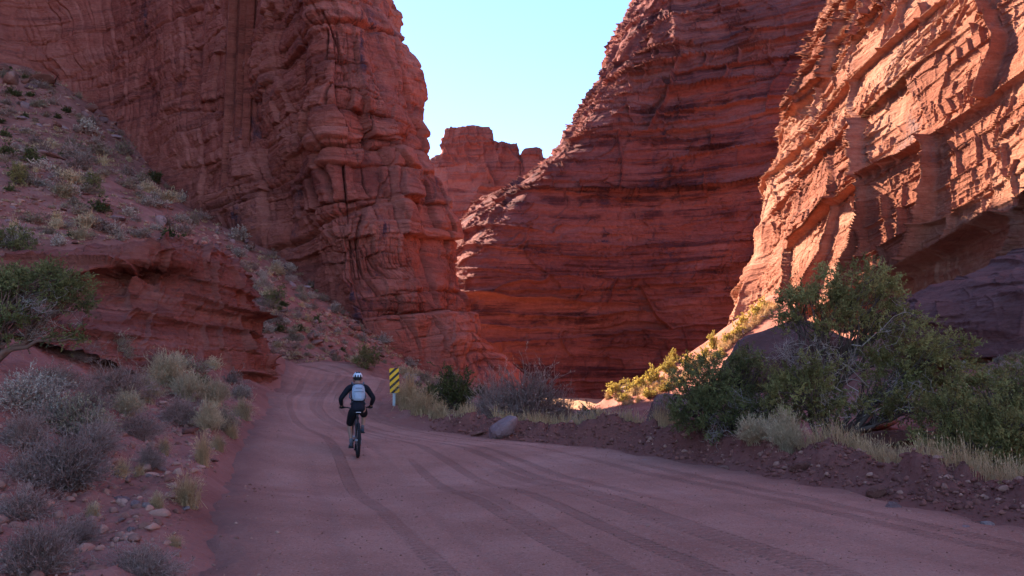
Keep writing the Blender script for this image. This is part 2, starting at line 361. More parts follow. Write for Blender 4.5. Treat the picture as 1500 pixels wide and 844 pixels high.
def poly_sd(x, y, poly):
    """signed distance to a polygon, negative inside"""
    d = np.full(x.shape, 1e9); ins = np.zeros(x.shape, bool)
    for (ax, ay), (bx, by) in zip(poly, np.roll(poly, -1, 0)):
        ex, ey = bx - ax, by - ay; L = ex * ex + ey * ey + 1e-12
        t = np.clip(((x - ax) * ex + (y - ay) * ey) / L, 0, 1)
        d = np.minimum(d, np.hypot(x - ax - t * ex, y - ay - t * ey))
        c = (ay > y) != (by > y)
        ins ^= c & (x < (bx - ax) * (y - ay) / (by - ay + 1e-12) + ax)
    return np.where(ins, -d, d)

def H0(x, y):
    x = np.asarray(x, float); y = np.asarray(y, float); sh = x.shape
    x, y = x.ravel(), y.ravel(); o = np.empty_like(x)
    for k in range(0, len(x), 20000):
        q = np.stack([x[k:k + 20000], y[k:k + 20000]], 1) / 40.0
        qc = np.clip(q, [-2.6, -1.2], [2.6, 7.0])
        o[k:k + 20000] = _tps(((qc[:, None] - _c[None]) ** 2).sum(2)) @ _w[:_n] + np.c_[np.ones(len(qc)), qc] @ _w[_n:]
    return o.reshape(sh)

def H(x, y, fine=True):
    """height of the ground"""
    x = np.asarray(x, float); y = np.asarray(y, float)
    h = H0(x, y)
    sd = poly_sd(x, y, ROAD_POLY)
    out = sstep(.3, 4.0, sd); near = 1 - sstep(60, 140, np.hypot(x, y))
    h = h + out * ((.28 + .3 * sstep(40, 70, y) * sstep(2, -8, x)) * fbm(x / 4.5, y / 4.5, 0 * x, 200, 4, .5) + .9 * fbm(x / 19, y / 19, 0 * x, 210, 2, .5) * sstep(25, 60, y) * sstep(2, -14, x))
    # berm of pushed-up dirt along the outer side of the road
    right = sstep(-3, 1, x - (-1.6 - .1 * (y - 24))) * (1 - sstep(25, 29, y))
    lump = 1 + .55 * fbm(x / 1.1, y / 1.1, 0 * x, 220, 3) + .5 * np.abs(fbm(x / .38, y / .38, 0 * x, 221, 3, .6)) - .2
    h = h + right * .44 * np.exp(-((sd - .85) / .55) ** 2) * lump * sstep(-2, 12, y)
    left = (1 - sstep(-3.2, -1.2, x + .1 * y)) * (1 - sstep(30, 36, y))
    h = h + left * .10 * np.exp(-((sd - .35) / .3) ** 2)
    rub = sstep(-.2, .5, sd)
    h = h + rub * near * (.09 * np.abs(fbm(x / .5, y / .5, 0 * x, 230, 3, .6)) + .04 * fbm(x / .18, y / .18, 0 * x, 231, 2))
    h = h - .07 * (1 - sstep(-.35, .05, sd))
    return h

def lines(parts):
    o = [np.linspace(a, b, n, endpoint=False) for a, b, n in parts]
    return np.concatenate(o + [[parts[-1][1]]])
gx = lines([(-3000, -200, 8), (-200, -95, 12), (-95, -30, 110), (-30, -11, 110), (-11, 9, 250), (9, 20, 80), (20, 45, 50), (45, 100, 20), (100, 3000, 8)])
gy = lines([(-3000, -60, 8), (-60, -4, 14), (-4, 5, 20), (5, 16, 150), (16, 32, 130), (32, 60, 120), (60, 120, 130), (120, 270, 30), (270, 4000, 8)])
X, Y = np.meshgrid(gx, gy, indexing='ij')
gm = NT('red_earth')
p = gm.pos(); n1 = gm.noise(p, .5, 6, .6); n2 = gm.noise(p, 6, 6, .7); n3 = gm.noise(p, .08, 4, .6)
c = gm.ramp(n1, [(.3, (.20, .066, .048)), (.5, (.31, .11, .080)), (.72, (.41, .17, .13))])
c = gm.mix(gm.math('MULTIPLY', gm.step(n2, .56, .70), .55), c, (.38, .17, .12))
c = gm.mix(gm.math('MULTIPLY', gm.step(n3, .52, .66), .35), c, (.25, .092, .062))
c = gm.mix(gm.math('MULTIPLY', gm.attr('berm'), gm.math('ADD', gm.math('MULTIPLY', n2, .6), .45)), c, (.19, .066, .048))
c = gm.mix(gm.attr('bounce_sand'), c, (.50, .26, .15))
vo = gm.n('ShaderNodeTexVoronoi'); vo.inputs['Scale'].default_value = 9; gm.l(p, vo.inputs['Vector'])
peb = gm.step(vo.outputs['Distance'], .5, .1)
nb = gm.bump(n2, .9, .06); nb = gm.bump(peb, .5, .03, nb); nb = gm.bump(gm.noise(p, 28, 4, .7), .6, .015, nb)
M['earth'] = gm.fin(c, .95, .1, nb)
_sd = poly_sd(X, Y, ROAD_POLY); berm = sstep(-3, 1, X - (-1.6 - .1 * (Y - 24))) * (1 - sstep(25, 29, Y)) * (1 - sstep(1.1, 1.7, _sd)) * sstep(-1, 0, _sd)
bounce_sand = sstep(92, 104, Y) * (1 - sstep(140, 160, Y)) * sstep(-24, -6, X) * (1 - sstep(10, 22, X))  # pale patch of wash floor, added to bounce sunlight onto the fin
tag(mesh_np('ground', np.stack([X, Y, H(X, Y)], -1), grid_faces(len(gx), len(gy)), M['earth'], True, {'bounce_sand': bounce_sand, 'berm': berm}), kind='structure')

# ------------------------------------------------------------------ road
def polyline(P, n):
    d = np.r_[0, np.cumsum(np.linalg.norm(np.diff(P, axis=0), axis=1))]; t = np.linspace(0, 1, n)
    k = d / d[-1]
    o = np.stack([np.interp(t, k, P[:, i]) for i in (0, 1)], 1)
    w = 9; q = np.pad(o, ((w, w), (0, 0)), 'edge')
    return np.stack([np.convolve(q[:, i], np.ones(2 * w + 1) / (2 * w + 1), 'valid') for i in (0, 1)], 1)
NR, MR = 900, 220
def by_index(P, n):
    k = np.linspace(0, len(P) - 1, n); o = np.stack([np.interp(k, np.arange(len(P)), P[:, i]) for i in (0, 1)], 1)
    w = n // 40; q = np.pad(o, ((w, w), (0, 0)), 'edge')
    return np.stack([np.convolve(q[:, i], np.ones(2 * w + 1) / (2 * w + 1), 'valid') for i in (0, 1)], 1)
RL, RR = by_index(ROAD_L, NR), by_index(ROAD_R, NR)
u = np.linspace(-.03, 1.03, MR)[None, :, None]
RP = RL[:, None] * (1 - u) + RR[:, None] * u
rx, ry = RP[..., 0], RP[..., 1]
uu = u[..., 0] + 0 * rx
along = np.r_[0, np.cumsum(np.linalg.norm(np.diff((RL + RR) / 2, axis=0), axis=1))][:, None] + 0 * rx
wid = np.linalg.norm(RR - RL, axis=1)[:, None]
edge = np.minimum(uu, 1 - uu) * wid
rz = H0(rx, ry) - .09 * (1 - sstep(-.1, .35, edge + .28 * fbm(rx / .7, ry / .7, 0 * rx, 300, 4) - .1)) + .012
# wheel ruts that run with the road
track = np.zeros_like(rz); tread = np.zeros_like(rz)
lat = np.zeros_like(rz)
for k, (c0, w0, dep, trd) in enumerate([(.13, .14, .008, 0), (.235, .12, .01, 1), (.34, .13, .012, 0), (.41, .12, .014, 1), (.455, .12, .012, 1), (.55, .13, .012, 1), (.60, .12, .012, 1), (.70, .16, .008, 0), (.78, .13, .008, 1), (.30, .1, .008, 0), (.18, .09, .007, 0), (.38, .1, .009, 1), (.505, .09, .008, 0), (.65, .1, .009, 1), (.745, .08, .006, 0), (.84, .12, .007, 1)]):
    cc = c0 + .02 * np.sin(along / (9 + 2 * k) + k * 1.7) + .006 * vnoise(along / 3.5, 0 * along, 0 * along + k, 320 + k)
    v = (uu - cc) * wid
    g = np.exp(-(v / w0) ** 4) * np.clip(.6 + .7 * vnoise(along / 5, 0 * along, 0 * along + k, 340 + k), 0, 1)
    track = np.maximum(track, g); rz -= dep * g
    rz += dep * .7 * np.exp(-((np.abs(v) - w0 * 1.35) / (.4 * w0)) ** 2) * np.clip(.3 + vnoise(rx / .5, ry / .5, 0 * rx, 350), 0, 1)
    if trd:
        lat = np.where(g > tread, np.abs(v), lat); tread = np.maximum(tread, g)
rz += .014 * fbm(rx / 1.8, ry / 1.8, 0 * rx, 360, 4) + .006 * fbm(rx / .22, ry / .22, 0 * rx, 361, 3)
rm = NT('road_dirt')
p = rm.pos(); tr = rm.attr('track'); td = rm.attr('tread'); al = rm.attr('along')
eg = rm.attr('edge'); n1 = rm.noise(p, .45, 6, .6); n2 = rm.noise(p, 7, 6, .7); n3 = rm.noise(p, 34, 5, .75)
c = rm.ramp(n1, [(.3, (.36, .142, .098)), (.5, (.46, .195, .138)), (.72, (.56, .26, .19))])
c = rm.mix(rm.math('MULTIPLY', tr, .20), c, (.24, .10, .078))
c = rm.mix(rm.math('MULTIPLY', rm.step(n2, .58, .70), .30), c, (.42, .235, .195))
c = rm.mix(rm.math('MULTIPLY', rm.step(n2, .44, .30), .30), c, (.19, .085, .068))
c = rm.mix(rm.math('MULTIPLY', rm.step(n3, .56, .66), .6), c, (.62, .36, .28))
c = rm.mix(rm.math('MULTIPLY', rm.step(n3, .45, .35), .6), c, (.15, .06, .045))
em = rm.step(rm.math('ADD', eg, rm.math('MULTIPLY', rm.noise(p, 1.4, 5, .7), 1.2)), 1.9, .5); c = rm.mix(em, c, (.25, .10, .075))
wv = rm.step(rm.math('SINE', rm.math('MULTIPLY', rm.math('ADD', al, rm.math('MULTIPLY', rm.attr('lat'), .7)), 52.0)), -.3, .3)
c = rm.mix(rm.math('MULTIPLY', rm.math('MULTIPLY', wv, rm.step(td, .15, .5)), .16), c, (.20, .078, .056))
nb = rm.bump(n2, .9, .04); nb = rm.bump(rm.math('MULTIPLY', wv, rm.step(td, .15, .5)), 1.0, .05, nb); nb = rm.bump(n3, 1.0, .02, nb); nb = rm.bump(rm.noise(p, 1.6, 5, .7), .5, .06, nb)
M['road'] = rm.fin(c, .93, .12, nb)
tag(mesh_np('road', np.stack([rx, ry, rz], -1), grid_faces(NR, MR)[:, ::-1], M['road'], True, {'track': track, 'tread': tread, 'along': along, 'edge': edge, 'lat': lat}), kind='structure')

# ------------------------------------------------------------------ light
SUN_AZ, SUN_EL = 46.6, 31.0        # degrees to the left of straight ahead, above the horizon
sd = Vector((-math.sin(R(SUN_AZ)) * math.cos(R(SUN_EL)), math.cos(R(SUN_AZ)) * math.cos(R(SUN_EL)), math.sin(R(SUN_EL))))
sun = bpy.data.lights.new("sun", 'SUN'); sun.energy = 4.8; sun.angle = R(.5); sun.color = (1.0, .86, .68)
sun_o = bpy.data.objects.new("sun", sun); COL.objects.link(sun_o); sun_o.location = sd * 200
sun_o.rotation_euler = sd.to_track_quat('Z', 'Y').to_euler()
wd = bpy.data.worlds.new("World"); SC.world = wd; wd.use_nodes = True
sk = wd.node_tree.nodes.new('ShaderNodeTexSky'); sk.sky_type = 'NISHITA'; sk.sun_disc = False
sk.sun_elevation = R(SUN_EL); sk.sun_rotation = R(-SUN_AZ); sk.altitude = 2000; sk.air_density = 1.0; sk.dust_density = .05; sk.ozone_density = 1.3
bg = wd.node_tree.nodes['Background']; tn = wd.node_tree.nodes.new('ShaderNodeMix'); tn.data_type = 'RGBA'; tn.blend_type = 'MULTIPLY'; tn.inputs[0].default_value = 1; tn.inputs[7].default_value = (.60, .675, .80, 1)
wd.node_tree.links.new(sk.outputs[0], tn.inputs[6]); wd.node_tree.links.new(tn.outputs[2], bg.inputs[0]); bg.inputs[1].default_value = .14
SC.view_settings.view_transform = 'Standard'; SC.view_settings.look = 'None'; SC.view_settings.gamma = 1.0
SC.view_settings.use_curve_mapping = False; SC.view_settings.exposure = 2.27
# ------------------------------------------------------------------ rock ledges
oc = [
    [W(-160, 470, 21), W(-160, 420, 21.3), W(-160, 385, 24)],
    [W(0, 500, 19.5), W(0, 440, 22.7), W(2, 415, 23.2), W(4, 388, 25)],
    [W(130, 520, 21.0), W(130, 442, 24.5), W(135, 428, 25.6), W(142, 410, 25.8), W(150, 392, 25), W(158, 374, 26.2), W(163, 366, 28)],
    [W(200, 548, 22.6), W(200, 438, 26.2), W(206, 428, 27.5), W(210, 398, 27.8), W(212, 384, 26.6), W(216, 366, 26.9), W(220, 358, 29)],
    [W(258, 566, 24.6), W(255, 445, 27.4), W(258, 425, 28.6), W(256, 402, 28.9), W(254, 384, 28.0), W(254, 366, 28.4), W(256, 358, 30.5)],
    [W(318, 584, 27.2), W(308, 450, 29.2), W(304, 425, 29.6), W(298, 395, 29.8), W(292, 374, 29.9), W(284, 362, 31.5)],
    [W(372, 590, 30.2), W(366, 520, 30.5), W(346, 450, 31), W(324, 388, 31.6), W(316, 372, 32.2), W(305, 362, 33)],
    [W(389, 585, 32.5), W(387, 525, 33), W(364, 455, 34), W(337, 392, 35), W(327, 374, 36), W(312, 364, 37)],
    [W(372, 560, 39), W(352, 470, 41), W(330, 400, 43), W(318, 380, 45)],
]
o = cliff('low_outcrop', oc, [16, 60, 60, 50, 60, 80, 60, 30], 190, M['rock_out'], [(2.2, .55, 2.6, .04), (.9, .5, 3.0, .07), (.4, .26, 3.0, .1), (.17, .09, 2.6, .15)], (.25, 1.2), (.2, 3), 43, kmix=.6, back=(-2, 5), label='low red outcrop with a hollow under its lip at the bend of the road')
sl = [
    [W(1296, 520, 38), W(1298, 480, 38.5), W(1302, 450, 39.5), W(1312, 440, 41)],
    [W(1312, 525, 30), W(1318, 476, 30.5), W(1324, 446, 31.5), W(1336, 434, 34)],
    [W(1400, 525, 28), W(1402, 455, 28.6), W(1407, 424, 30), W(1414, 412, 33)],
    [W(1500, 520, 26), W(1502, 425, 26.6), W(1506, 386, 28.5), W(1514, 370, 32)],
    [W(1640, 500, 24), W(1640, 400, 24.6), W(1645, 345, 26.5), W(1655, 330, 29)],
]
cliff('rock_shelf', sl, [40, 70, 80, 60], 130, M['rock_slab'], [(3.4, .7, 2.0, .03), (1.3, .45, 2.6, .05), (.5, .2, 3, .08)], (.5, 2.2), (0, 1), 53, back=(3, 7), label='smooth dark rock shelf at the foot of the sunlit cliff')

# ------------------------------------------------------------------ where a pixel's line of sight meets the ground
def hits(px, py, y0=3.0, y1=135.0, n=500):
    px = np.atleast_1d(np.asarray(px, float)); py = np.atleast_1d(np.asarray(py, float))
    Yv = np.geomspace(y0, y1, n)[None]
    u = (px[:, None] - 750) / F_PX; v = (422 - py[:, None]) / F_PX
    k = Yv / (cp - v * sp); x = u * k; z = CAM_H + k * (sp + v * cp)
    g = GH(x, Yv + 0 * x)
    below = z <= g
    first = np.where(below.any(1), below.argmax(1), n - 1)
    r = np.arange(len(px)); a = np.maximum(first - 1, 0)
    d0 = (z - g)[r, a]; d1 = (z - g)[r, first]; t = np.where(first > a, d0 / (d0 - d1 + 1e-9), 0); t = np.clip(t, 0, 1)
    Yh = Yv[0, a] * (1 - t) + Yv[0, first] * t
    xh = u[:, 0] * Yh / (cp - v[:, 0] * sp)
    return np.stack([xh, Yh, GH(xh, Yh)], 1), below.any(1)
_HG = H(X, Y)
def GH(x, y):
    """bilinear look-up in the ground mesh"""
    i = np.clip(np.searchsorted(gx, x) - 1, 0, len(gx) - 2); j = np.clip(np.searchsorted(gy, y) - 1, 0, len(gy) - 2)
    fx = (x - gx[i]) / (gx[i + 1] - gx[i]); fy = (y - gy[j]) / (gy[j + 1] - gy[j])
    return _HG[i, j] * (1 - fx) * (1 - fy) + _HG[i + 1, j] * fx * (1 - fy) + _HG[i, j + 1] * (1 - fx) * fy + _HG[i + 1, j + 1] * fx * fy
def hit1(px, py): return hits([px], [py])[0][0]
def road_z(x, y):
    k = np.argmin((rx - x) ** 2 + (ry - y) ** 2); return rz.ravel()[k]

# ------------------------------------------------------------------ plants
def unit(v): return v / (np.linalg.norm(v, axis=-1, keepdims=True) + 1e-9)
class Geo:
    def __init__(s): s.V, s.F, s.T, s.n = [], [], [], 0
    def add(s, V, Fq, T):
        s.V.append(V); s.F.append(Fq + s.n); s.T.append(T); s.n += len(V)
    def tubes(s, P, r, sides=3, tint=None):
        """P n x k x 3 centre lines, r n x k radii"""
        n, k, _ = P.shape
        if n == 0: return
        tn = unit(np.gradient(P, axis=1)); up = np.where(np.abs(tn[..., 2:]) > .9, [1.0, 0, 0], [0, 0, 1.0])
        a = unit(np.cross(tn, up)); b = np.cross(tn, a)
        ang = np.arange(sides) * 2 * np.pi / sides
        ring = P[:, :, None] + r[:, :, None, None] * (a[:, :, None] * np.cos(ang)[None, None, :, None] + b[:, :, None] * np.sin(ang)[None, None, :, None])
        base = (np.arange(n) * k * sides)[:, None, None]; kk = (np.arange(k - 1) * sides)[None, :, None]; q = np.arange(sides)[None, None, :]; q2 = (q + 1) % sides
        f = np.stack([base + kk + q, base + kk + q2, base + kk + sides + q2, base + kk + sides + q], -1).reshape(-1, 4)
        t = rng.random(n) if tint is None else tint
        s.add(ring.reshape(-1, 3), f, np.repeat(t, k * sides))
    def blades(s, C, D, L, wd, tint=None, fat=.45):
        """leaf-like four-cornered faces from C along D"""
        n = len(C)
        if n == 0: return
        D = unit(D); S = unit(np.cross(D, rng.normal(size=(n, 3))))
        L = np.broadcast_to(L, n)[:, None]; wd = np.broadcast_to(wd, n)[:, None]
        bend = np.cross(S, D) * L * .12
        V = np.stack([C, C + D * L * fat + S * wd + bend, C + D * L, C + D * L * fat - S * wd + bend], 1)
        t = rng.random(n) if tint is None else tint
        s.add(V.reshape(-1, 3), np.arange(n * 4).reshape(-1, 4), np.repeat(t, 4))
    def obj(s, name, mat, parent=None, smooth=False, link=True):
        return mesh_np(name, np.concatenate(s.V), np.concatenate(s.F), mat, smooth, {'tint': np.concatenate(s.T)}, parent, link)

def leaf_mat(name, a, b, rough=.75, var=.25, trans=.0, noise_scale=2.5):
    t = NT(name); tint = t.attr('tint')
    oi = t.n('ShaderNodeObjectInfo')
    n = t.noise(t.pos(), noise_scale, 3, .6)
    f = t.math('ADD', t.math('MULTIPLY', tint, .55), t.math('MULTIPLY', n, .5))
    c = t.ramp(f, [(.2, a), (.8, b)])
    hv = t.n('ShaderNodeHueSaturation'); t.l(c, hv.inputs['Color'])
    vv = t.math('ADD', t.math('MULTIPLY', oi.outputs['Random'], 2 * var), 1 - var); t.l(vv, hv.inputs['Value'])
    m = t.fin(hv.outputs[0], rough, .2)
    if trans:
        tr = t.n('ShaderNodeBsdfTranslucent'); t.l(hv.outputs[0], tr.inputs[0])
        mx = t.n('ShaderNodeMixShader'); mx.inputs[0].default_value = trans
        t.l(t.b.outputs[0], mx.inputs[1]); t.l(tr.outputs[0], mx.inputs[2]); t.l(mx.outputs[0], t.out.inputs[0])
    return m
M['twig_grey'] = leaf_mat('grey_twigs', (.17, .085, .062), (.47, .29, .225), .85)
M['leaf_grey'] = leaf_mat('grey_purple_leaf', (.18, .105, .08), (.43, .27, .205))
M['leaf_sage'] = leaf_mat('sage_leaf', (.29, .20, .145), (.60, .46, .345))
M['leaf_blue'] = leaf_mat('blue_green_leaf', (.17, .12, .068), (.40, .29, .17))
M['leaf_rabbit'] = leaf_mat('rabbitbrush_stem', (.34, .225, .115), (.66, .46, .27))
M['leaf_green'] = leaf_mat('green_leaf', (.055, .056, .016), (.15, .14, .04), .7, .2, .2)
M['leaf_juniper'] = leaf_mat('juniper_leaf', (.115, .09, .028), (.45, .37, .125), .75, .05, .35, 3.0)
M['leaf_juniper_dark'] = leaf_mat('dark_juniper_leaf', (.075, .07, .024), (.33, .29, .10), .75, .05, .35, 3.0)
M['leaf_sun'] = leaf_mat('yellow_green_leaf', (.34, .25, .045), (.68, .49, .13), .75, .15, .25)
M['straw'] = leaf_mat('dry_grass', (.50, .30, .13), (.86, .58, .31), .8, .15, .25)
M['bark'] = leaf_mat('juniper_bark', (.075, .045, .032), (.17, .11, .082), .9, .1)
M['deadwood'] = leaf_mat('bleached_twigs', (.26, .175, .135), (.50, .37, .29), .85, .1)
M['bark_red'] = leaf_mat('reddish_bark', (.10, .042, .028), (.22, .11, .075), .9, .1)

def dome_paths(n, k, rad, hgt, base_r, lean=.25, wig=.05, low=.05):
    az = rng.random(n) * 2 * np.pi; el = np.arcsin(low + (1 - low) * rng.random(n) ** .85)
    rr = (.55 + .5 * rng.random(n)) * (1 + .35 * (rng.random(n) < .08))
    lob = 1 + .26 * np.sin(az * 2 + rng.random() * 6) + .2 * np.sin(az * 5 + rng.random() * 6) + .12 * np.sin(az * 9 + rng.random() * 6)
    end = np.stack([np.cos(az) * np.cos(el) * rad * lob, np.sin(az) * np.cos(el) * rad * lob, np.sin(el) * hgt], 1) * rr[:, None]
    b = np.stack([rng.normal(size=n) * base_r, rng.normal(size=n) * base_r, -0.04 + 0 * az], 1)
    t = np.linspace(0, 1, k)[None, :, None]
    mid = b + (end - b) * .5 + np.stack([0 * az, 0 * az, lean * hgt * (.4 + .6 * rng.random(n)) * np.cos(el)], 1)
    P = (1 - t) ** 2 * b[:, None] + 2 * t * (1 - t) * mid[:, None] + t ** 2 * end[:, None]
    return P + rng.normal(size=P.shape) * wig * rad * t
def side_twigs(P, per, L, k=3, wig=.3, t0=.35):
    n, kk, _ = P.shape
    idx = np.repeat(np.arange(n), per); t = t0 + (1 - t0) * rng.random(len(idx)); f = t * (kk - 1); i = np.minimum(f.astype(int), kk - 2); fr = (f - i)[:, None]
    a = P[idx, i] * (1 - fr) + P[idx, i + 1] * fr; d = unit(P[idx, i + 1] - P[idx, i])
    d2 = unit(d + rng.normal(size=a.shape) * .75 + [0, 0, .25]); Ls = (L * (.5 + .9 * rng.random(len(idx))))[:, None]
    tt = np.linspace(0, 1, k)[None, :, None]
    return a[:, None] + d2[:, None] * Ls[:, None] * tt + rng.normal(size=(len(idx), k, 3)) * wig * L * .35 * tt

def make_shrub(kind, lod):
    """meshes of one shrub about one metre across: (stems, foliage)"""
    near = lod == 0; s, f = Geo(), Geo(); th = 1.0 if near else 2.6
    if kind in ('twiggy', 'sage', 'blue'):
        n = 240 if near else 70
        P = dome_paths(n, 5, .5, .62, .06, .25, .05)
        s.tubes(P, np.linspace(.0065, .0028, 5)[None] * (.7 + .6 * rng.random((n, 1))) * th, 3)
        Q = side_twigs(P, 5 if near else 3, .16, 3)
        s.tubes(Q, np.linspace(.003, .0016, 3)[None] * np.ones((len(Q), 1)) * th, 3)
        if near and kind == 'twiggy':
            Q2 = side_twigs(Q, 2, .07, 2); s.tubes(Q2, np.linspace(.002, .0012, 2)[None] * np.ones((len(Q2), 1)), 3)
        nl = {'twiggy': 2, 'sage': 7, 'blue': 6}[kind] if near else {'twiggy': 2, 'sage': 5, 'blue': 4}[kind]
        Z = side_twigs(Q, nl, .05, 2, .2, .3)
        f.blades(Z[:, 0], Z[:, 1] - Z[:, 0] + [0, 0, .01], (.035 if near else .075) * (.6 + .8 * rng.random(len(Z))), .006 if near else .017)
    elif kind == 'rabbit':
        n = 300 if near else 80
        P = dome_paths(n, 5, .42, .75, .07, .30, .03, .25)
        s.tubes(P, np.linspace(.005, .002, 5)[None] * np.ones((n, 1)) * th, 3)
        Q = side_twigs(P, 6 if near else 4, .15, 3, .2, .45); Q[:, -1, 2] += .05
        f.tubes(Q, np.linspace(.003, .0014, 3)[None] * np.ones((len(Q), 1)) * th, 3)
        Z = side_twigs(Q, 2, .05, 2, .2, .5); f.blades(Z[:, 0], Z[:, 1] - Z[:, 0] + [0, 0, .03], .05 if near else .09, .005 if near else .014)
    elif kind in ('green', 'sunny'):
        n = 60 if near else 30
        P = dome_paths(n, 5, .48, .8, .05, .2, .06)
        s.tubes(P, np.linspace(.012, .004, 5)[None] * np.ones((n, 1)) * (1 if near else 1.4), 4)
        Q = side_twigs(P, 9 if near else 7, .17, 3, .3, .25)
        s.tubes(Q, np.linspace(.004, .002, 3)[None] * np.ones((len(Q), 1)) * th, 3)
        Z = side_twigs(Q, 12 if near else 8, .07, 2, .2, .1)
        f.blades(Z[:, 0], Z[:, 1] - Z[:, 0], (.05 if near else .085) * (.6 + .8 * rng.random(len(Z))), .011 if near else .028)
    elif kind == 'grass':
        n = 420 if near else 130
        P = dome_paths(n, 4, .36, .85, .09, .42, .03, .3)
        P[:, -1, 2] -= .12 * rng.random(n)
        f.tubes(P, np.array([.0042, .0034, .0024, .001])[None] * np.ones((n, 1)) * (1 if near else 2.6), 3)
        h = P[rng.random(n) < .3]
        f.blades(h[:, -1], h[:, -1] - h[:, -2], .07, .006 if near else .014)
    return s, f
KINDS = {'twiggy': ('twiggy_shrub', 'twig_grey', 'leaf_grey', 'shrub'), 'sage': ('sagebrush', 'twig_grey', 'leaf_sage', 'sagebrush'), 'blue': ('blue_green_shrub', 'twig_grey', 'leaf_blue', 'shrub'),
         'rabbit': ('rabbitbrush', 'leaf_rabbit', 'leaf_rabbit', 'shrub'), 'green': ('green_bush', 'bark', 'leaf_green', 'bush'), 'sunny': ('sunlit_bush', 'bark', 'leaf_sun', 'bush'), 'grass': ('grass_tuft', None, 'straw', 'grass')}
_lib = {}
def shrub_meshes(kind, lod, v):
    key = (kind, lod, v)
    if key not in _lib:
        s, f = make_shrub(kind, lod); nm, ms, mf, _ = KINDS[kind]
        if lod == 0:
            so = s.obj('stems', M[ms], link=False) if s.V else None; fo = f.obj('foliage', M[mf], link=False)
        else:                                                # too small to show its parts: one mesh
            g = Geo(); so = None
            V = np.concatenate(s.V + f.V); off = sum(len(v_) for v_ in s.V)
            Fq = np.concatenate(s.F + [q + s.n for q in f.F]); T = np.concatenate(s.T + f.T)
            fo = mesh_np(nm, V, Fq, [M[mf]] + ([M[ms]] if ms else []), False, {'tint': T}, None, False)
            if ms:
                mi = np.zeros(len(Fq), np.int32); mi[:sum(len(q) for q in s.F)] = 1
                fo.polygons.foreach_set('material_index', mi)
        _lib[key] = (so, fo)
    return _lib[key]
def shrub(kind, loc, wid, hgt, label, group=None, lod=0, tilt=0.0, v=None):
    v = random.randrange(4 if lod else 3) if v is None else v
    so, fo = shrub_meshes(kind, lod, v); nm, _, _, cat = KINDS[kind]
    nat = {'grass': (.72, .85), 'rabbit': (.84, .78)}.get(kind, (1.05, .66 if kind in ('twiggy', 'sage', 'blue') else .85))
    if lod == 0 and so is not None:
        o = empty(nm, loc)
        for n_, me in (('stems', so), ('foliage', fo)):
            c = bpy.data.objects.new(n_, me); COL.objects.link(c); c.parent = o
    else:
        o = bpy.data.objects.new(nm, fo); COL.objects.link(o); o.location = loc
    o.rotation_euler = (tilt, random.uniform(-.08, .08), random.random() * 6.28)
    o.scale = (wid / nat[0], wid / nat[0] * random.uniform(.9, 1.1), hgt / nat[1])
    return tag(o, label, cat, group)
def shrub_px(kind, px, py, wpx, hpx, label, group=None, lod=0, loc=None):
    p_ = hit1(px, py) if loc is None else loc
    k = p_[1] / F_PX
    return shrub(kind, (p_[0], p_[1] + wpx * k * .3, GH(p_[0], p_[1] + wpx * k * .3) - .03), wpx * k, hpx * k, label, group, lod)

